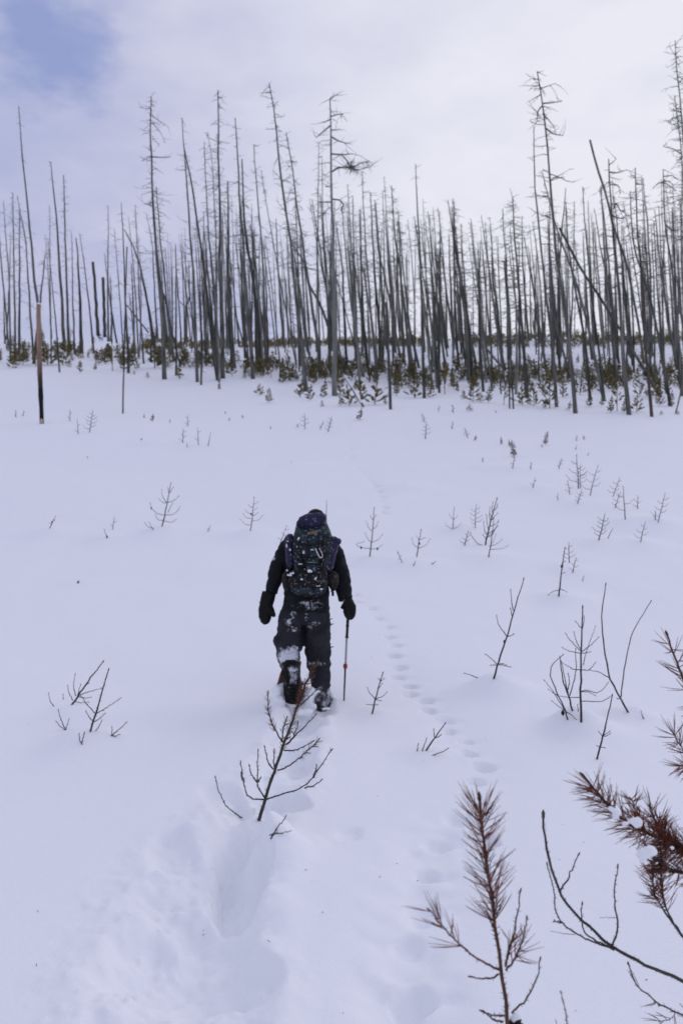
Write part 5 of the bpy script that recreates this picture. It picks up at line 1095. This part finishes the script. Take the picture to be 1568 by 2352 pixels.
# snowshoe deck swung up beside the boot, thin reddish rim
dk = MB(); pts = [q('W', 470, 835, 7.70), q('W', 505, 860, 7.72), q('W', 505, 1010, 7.68), q('W', 400, 1045, 7.62)]
for s in (0,):
    k0 = len(dk.v); dk.v += [p for p in pts] + [p+Vector((0, .018, 0)) for p in pts]
    for f in [(0, 1, 2, 3), (7, 6, 5, 4), (0, 4, 5, 1), (1, 5, 6, 2), (2, 6, 7, 3), (3, 7, 4, 0)]: dk.f.append(tuple(k0+i for i in f)); dk.mi.append(0)
dko = wear('snowshoe', dk, mat('grey_green_deck', (.06, .07, .062), .3, 14, .6, dust=(.42, 22)), raw=True, parent=person)
mb = MB(); mb.tube([q('W', 470, 830, 7.695), q('W', 436, 915, 7.66), q('W', 398, 1048, 7.615)], [.007, .008, .007], 6); wear('rim', mb, mat('orange_rim', (.2, .05, .025), .2), raw=True, parent=dko)
# planted boot
bt = MB(); limb(bt, [(u_(738, 1570, 7.98), .075, .085), (u_(740, 1592, 7.95), .072, .08), (u_(741, 1612, 7.93), .074, .085), (u_(742, 1632, 7.93), .068, .08)])
limb(bt, [(u_(740, 1622, 7.92), .06, .05), (u_(738, 1622, 8.05), .06, .05), (u_(735, 1624, 8.18), .05, .035)])
M['boot2'] = mat('snowy_dark_boot', (.03, .032, .03), .35, 20, .7, .3, 60, dust=(.50, 11))
rb = wear('boot', bt, M['boot2'], .009, .006, 18)
# powder thrown up round the feet
random.seed(8)
mb = MB()
for (cx, cy, rx, rz, yy) in [(425, 1170, 80, 130, 7.72), (390, 1290, 90, 90, 7.64), (440, 1380, 80, 50, 7.55), (780, 1250, 75, 110, 7.76), (840, 1320, 60, 50, 7.78), (730, 1390, 110, 40, 7.55), (880, 1125, 70, 36, 7.88), (820, 1160, 60, 80, 7.84), (1075, 1200, 34, 60, 7.98), (1000, 1350, 70, 30, 7.74)]:
    mb.ball(q('W', cx, cy, yy), (rx*.184*PX, rx*.184*PX*.8, rz*.184*PX), 18, 12, lump=.45)
c0 = q('W', 700, 1350, 7.6); me = remesh(mb, .012, .022, 9, smooth=4, origin=c0)
for v in me.vertices: v.co += v.normal*.008*mnoise.noise(v.co*34)
me.materials.clear(); me.materials.append(M['snow'])
o = bpy.data.objects.new('kicked_snow', me); COL.objects.link(o); o.location = c0
setp(o, 'loose lumpy snow kicked up round the hiker\'s boots', 'snow', kind='stuff')

# ------------------------------------------------------------------ backpack
YK = 7.72
bp0 = P(712, 1300, YK)
pack = empty('backpack', bp0)
setp(pack, 'snow dusted teal and purple backpack worn by the hiker', 'backpack')
def piece(name, mb, m, voxel=None, wr=0, ws=12, parent=pack, wv=(1, 1, 1), smooth=2):
    if voxel: me = remesh(mb, voxel, wr, ws, wv, smooth, bp0)
    else: me = mb.mesh(name, bp0)
    me.materials.clear(); me.name = name; me.materials.append(m)
    o = bpy.data.objects.new(name, me); COL.objects.link(o); o.parent = parent
    return o
def secs(L, depth_c):     # (v crop Q, x left, x right, half depth, shift towards the viewer)
    return [(q('Q', (a+b2)/2, cy, depth_c-sh), (b2-a)/2*.184*depth_c/F, hd) for (cy, a, b2, hd, sh) in L]
relp = lambda p: tuple(p-bp0)
M['teal'] = mat('teal_pack_cloth', (.015, .030, .038), .35, 9, .7, .35, 50, dust=(.435, 46), spec=.25)
M['teal2'] = mat('dark_teal_pack_cloth', (.010, .020, .025), .35, 9, .7, .35, 50, dust=(.445, 32), spec=.25)
M['purple'] = mat('purple_pack_cloth', (.017, .013, .046), .3, 9, .65, .3, 50, dust=(.42, 28, (1, 1, 1)), spec=.25)
M['packblack'] = mat('black_pack_cloth', (.009, .009, .009), .35, 9, .75, .3, 50, dust=(.442, 46, (1, 1, 1)))
M['strap'] = mat('black_webbing', (.010, .010, .010), .3, 40, .8, dust=(.38, 34))
mb = MB(); mb.loft(secs([(900, 600, 1040, .11, 0), (850, 600, 1050, .12, .0), (750, 585, 1075, .13, .01), (620, 580, 1085, .135, .01), (520, 590, 1090, .13, 0), (430, 602, 1058, .12, -.02), (340, 630, 1020, .11, -.05), (270, 670, 990, .09, -.09)], YK), 30, e=2.7)
bag = piece('bag', mb, M['teal2'], .010, .007, 12)
mb = MB(); mb.loft(secs([(1238, 740, 900, .06, .05), (1215, 640, 960, .10, .04), (1180, 585, 990, .125, .04), (1120, 538, 1016, .14, .045), (1050, 525, 1020, .145, .05), (960, 552, 1012, .14, .05), (880, 615, 1000, .125, .04), (835, 650, 990, .10, .02)], YK), 30, e=2.5)
low = piece('lower_compartment', mb, M['packblack'], .010, .007, 12)
mb = MB(); mb.loft(secs([(1236, 750, 890, .05, .075), (1205, 620, 970, .105, .075), (1165, 560, 1000, .125, .07), (1130, 560, 1000, .125, .07), (1110, 640, 960, .11, .06)], YK), 28, e=2.4)
piece('bottom_panel', mb, M['teal'], .009, .005, 14)
# central teal panel running down between black mesh sides
mb = MB(); mb.loft(secs([(940, 765, 880, .03, .165), (860, 750, 890, .03, .150), (760, 735, 915, .03, .135), (650, 715, 935, .03, .13), (560, 690, 950, .03, .122), (480, 670, 975, .03, .10), (420, 680, 980, .03, .07)], YK), 20, e=3)
piece('centre_panel', mb, M['teal'], .008, .005, 16)
for L in ([(620, 640, 560), (660, 640, 700), (700, 660, 830)], [(960, 940, 520), (985, 925, 680), (960, 930, 800)]):
    pass
for (x0, x1) in ((625, 715), (925, 990)):
    mb = MB(); mb.loft(secs([(860, x0+15, x1+5, .02, .135), (760, x0, x1, .02, .130), (640, x0, x1, .02, .128), (540, x0+8, x1-4, .02, .118)], YK), 14, e=3); piece('mesh_pocket', mb, M['packblack'], .008, .005, 18)
# lid with its purple top
mb = MB()
lidc = [(690, 250, 640, 340), ]
S = []
for (cx, cy, hw, hh, yy) in [(640, 335, 0, 28, .0), (670, 315, 0, 62, .0), (740, 310, 0, 96, .0), (830, 308, 0, 112, .0), (900, 290, 0, 100, .0), (960, 265, 0, 68, .0), (998, 262, 0, 34, .0)]:
    c = q('Q', cx, cy, YK-.10+.10); S.append((c, Vector((0, 0, hh*.184*YK/F)), Vector((0, .105, 0))))
mb.loft(S, 22, e=2.6)
lid = piece('lid', mb, M['purple'], .009, .007, 14)
mb = MB(); mb.loft(secs([(500, 640, 1060, .10, .035), (450, 650, 1048, .10, .03), (400, 668, 1035, .095, .01), (350, 690, 1020, .08, -.02)], YK), 26, e=2.6); piece('lid_skirt', mb, M['teal2'], .009, .006, 13)
def slab(name, corners, th, m, parent=pack, yy=YK):
    mb = MB(); c = [q('Q', x, y_, y2) for (x, y_, y2) in corners]; k = len(c); mb.v += c + [p+Vector((0, th, 0)) for p in c]
    mb.f += [tuple(range(k))[::-1], tuple(range(k, 2*k))] + [(i, (i+1) % k, k+(i+1) % k, k+i) for i in range(k)]; mb.mi += [0]*(k+2)
    return piece(name, mb, m, parent=parent)
slab('label_patch', [(768, 442, 7.585), (885, 418, 7.585), (898, 436, 7.585), (892, 458, 7.583), (770, 476, 7.583)], .012, mat('tan_patch', (.17, .135, .085), .45, 60, .8), lid)
# faded logo band: pale worn flecks of lettering too small to read
mb = MB()
for i in range(13):
    x = 762+i*9.4; yy = 818+random.uniform(-3, 3); w = 3.1
    c = q('Q', x, yy, YK-.20); mb.loft([(c-Vector((0, 0, .0018*random.uniform(.6, 1.2))), w*.184*YK/F, .004), (c+Vector((0, 0, .0016)), w*.184*YK/F, .004)], 6)
piece('logo', mb, mat('faded_white_print', (.5, .5, .53), .3, 80))
# side pockets
mb = MB(); mb.loft(secs([(885, 520, 612, .05, -.02), (860, 508, 626, .075, -.02), (760, 502, 622, .085, -.02), (640, 490, 610, .085, -.02), (540, 490, 604, .08, -.02), (480, 505, 600, .06, -.02), (455, 530, 585, .03, -.02)], YK), 22, e=2.5); piece('side_pocket', mb, M['purple'], .009, .008, 13)
mb = MB(); mb.loft(secs([(932, 1015, 1050, .03, -.02), (900, 985, 1082, .06, -.02), (840, 955, 1105, .08, -.02), (740, 965, 1125, .085, -.02), (640, 985, 1148, .085, -.02), (570, 1010, 1162, .075, -.02), (510, 1040, 1155, .055, -.02), (488, 1075, 1130, .03, -.02)], YK), 22, e=2.5)
piece('side_pocket', mb, M['purple'], .009, .008, 13)
mb = MB(); limb(mb, [(q('Q', 1105, 560, 7.72), .03, .05), (q('Q', 1150, 556, 7.72), .034, .05), (q('Q', 1182, 552, 7.72), .022, .035), (q('Q', 1192, 550, 7.72), .008, .012)]); piece('pocket_flap', mb, M['purple'], .008, .004, 14)
mb = MB(); limb(mb, [(q('Q', 1075, 520, 7.70), .03, .06), (q('Q', 1120, 515, 7.7), .03, .06), (q('Q', 1152, 520, 7.7), .012, .02)]); piece('pocket_top', mb, M['teal2'], .008, .004, 14)
# hip belt wings
M['belt'] = mat('brown_black_belt', (.02, .017, .015), .4, 14, .8, .3, 60, dust=(.42, 30))
for L in ([(1165, 480, 545, .03, 0), (1120, 462, 570, .05, 0), (1040, 445, 570, .055, 0), (970, 455, 570, .05, 0), (915, 490, 580, .035, 0), (890, 515, 585, .02, 0)], [(1175, 1075, 1105, .03, 0), (1130, 1040, 1135, .045, 0), (1060, 1005, 1158, .055, 0), (990, 1005, 1158, .055, 0), (950, 1030, 1140, .04, 0), (925, 1060, 1110, .02, 0)]):
    mb = MB(); mb.loft(secs(L, 7.80), 20, e=2.4); piece('hip_belt', mb, M['belt'], .008, .007, 16)
# shoulder straps over the front
for s in (-1, 1):
    c = u_(716+s*24, 1232, 8.04); mb = MB(); mb.tube([c+Vector((0, -.20, -.02)), c+Vector((0, -.06, .065)), c+Vector((s*.02, .08, .055)), c+Vector((s*.03, .15, -.06)), c+Vector((s*.05, .10, -.30)), c+Vector((s*.09, -.1, -.38))], [.026]*6, 8); piece('shoulder_strap', mb, M['strap'])
# compression straps, webbing, buckles, carabiner
def webbing(pts, r=.007, yoff=0):
    mb = MB(); mb.tube([q('Q', x, y_, y2) for (x, y_, y2) in pts], [r]*len(pts), 6); piece('strap', mb, M['strap'])
yf = YK-.165
webbing([(600, 560, YK-.10), (690, 590, yf+.005), (820, 600, yf-.01), (950, 580, yf+.0), (1080, 540, YK-.10)])
webbing([(590, 720, YK-.10), (700, 745, yf), (800, 760, yf-.012), (930, 745, yf-.0), (1070, 700, YK-.10)])
webbing([(645, 850, YK-.12), (720, 832, yf-.01), (820, 828, yf-.022), (920, 835, yf-.012), (1000, 880, YK-.12)], .008)
webbing([(560, 1010, YK-.15), (640, 930, YK-.18), (690, 860, YK-.17)], .008)
webbing([(1010, 1040, YK-.15), (985, 950, YK-.175), (930, 850, YK-.17)], .008)
webbing([(772, 500, yf+.02), (778, 640, yf-.012), (765, 780, yf-.02)], .006)
webbing([(900, 490, yf+.02), (910, 600, yf-.012), (890, 700, yf-.02)], .006)
webbing([(850, 1060, YK-.20), (848, 1150, YK-.205), (840, 1232, YK-.15), (845, 1345, YK-.03)], .006)
webbing([(530, 1060, YK-.13), (560, 1150, YK-.16), (680, 1215, YK-.165), (830, 1238, YK-.165), (960, 1200, YK-.16), (1012, 1120, YK-.13)], .005)
for (x, y_) in ((780, 610), (905, 585), (845, 1145), (1075, 1160), (1085, 1210)):
    c = q('Q', x, y_, yf-.02 if x < 1000 else 7.74); mb = MB(); mb.loft([(c+Vector((0, 0, -.018)), .010, .007), (c+Vector((0, 0, .018)), .012, .007)], 10, e=4); piece('buckle', mb, M['strap'])
mb = MB(); cy = YK-.195
mb.tube([q('Q', x, y_, cy) for (x, y_) in ((868, 640), (880, 670), (900, 715), (915, 745), (932, 760), (950, 752), (957, 735), (948, 700), (930, 660), (915, 640))], [.0048]*6+[.003]*4, 8)
piece('carabiner', mb, mat('worn_aluminium', (.62, .58, .56), .1, 30, .35, spec=.5))
# snow caught on the pack: lumps in the folds
random.seed(19)
for (x, y_, rx, rz, dd) in [(790, 925, 42, 28, .205), (650, 535, 20, 36, .12), (645, 615, 16, 28, .135), (720, 690, 20, 20, .15), (555, 970, 44, 24, .16), (590, 950, 14, 28, .165), (515, 915, 18, 14, .12), (680, 835, 34, 11, .17), (868, 1020, 20, 16, .205), (935, 850, 20, 16, .16), (900, 1110, 32, 9, .195), (940, 1150, 24, 9, .185), (795, 1195, 24, 9, .17), (1040, 500, 10, 18, .07), (525, 550, 16, 9, .07), (507, 605, 12, 24, .07), (555, 655, 12, 20, .075), (820, 660, 26, 11, .17), (700, 1028, 22, 8, .20)]:
    c = q('Q', x, y_, YK-dd)
    mb = MB()
    for _ in range(5): mb.ball(c+Vector((random.uniform(-.7, .7)*rx, 0, random.uniform(-.7, .7)*rz))*.184*YK/F, (rx*.5*random.uniform(.4, 1)*.184*YK/F, .008, rz*.5*random.uniform(.4, 1)*.184*YK/F), 9, 7, lump=1.1)
    me = remesh(mb, .003, .003, 90, smooth=1, origin=bp0); me.materials.clear(); me.materials.append(M['snow']); me.name = 'stuck_snow'
    o = bpy.data.objects.new('stuck_snow', me); COL.objects.link(o); o.parent = pack

# ------------------------------------------------------------------ trekking pole
tp0 = q('W', 1224, 1255, 7.86)
pole = empty('trekking_pole', tp0); setp(pole, 'black and silver trekking pole with red clamp in the right mitten', 'trekking pole')
def pl(name, L, m, n=10):
    mb = MB(); mb.tube([q('W', x, y_, yy) for (x, y_, yy, r) in L], [r for *_, r in L], n); mb.build(name, m, pole)
blk = mat('black_pole', (.010, .014, .012), .2, 20, .45, spec=.4); slv = mat('silver_pole', (.33, .34, .36), .15, 30, .35, spec=.5); redm = mat('red_clamp', (.36, .045, .03), .2, 40, .5)
pl('grip', [(1288, 60, 7.90, .016), (1283, 130, 7.9, .018), (1272, 230, 7.895, .014), (1268, 310, 7.892, .0125)], blk)
pl('collar', [(1268, 306, 7.892, .016), (1267, 322, 7.892, .016)], blk)
pl('upper_shaft', [(1268, 318, 7.892, .0125), (1260, 455, 7.888, .0125)], blk)
pl('collar', [(1260, 450, 7.888, .017), (1259, 464, 7.887, .017)], blk)
pl('middle_shaft', [(1259, 462, 7.887, .0095), (1244, 790, 7.876, .0095)], slv)
pl('clamp', [(1244, 785, 7.876, .012), (1243, 800, 7.876, .018), (1241, 835, 7.875, .018), (1240, 850, 7.875, .011)], redm)
pl('clamp_lever', [(1232, 795, 7.866, .010), (1228, 820, 7.866, .010), (1236, 832, 7.866, .008)], blk)
pl('lower_shaft', [(1240, 845, 7.875, .0085), (1230, 1080, 7.867, .0075), (1222, 1290, 7.86, .006)], blk)
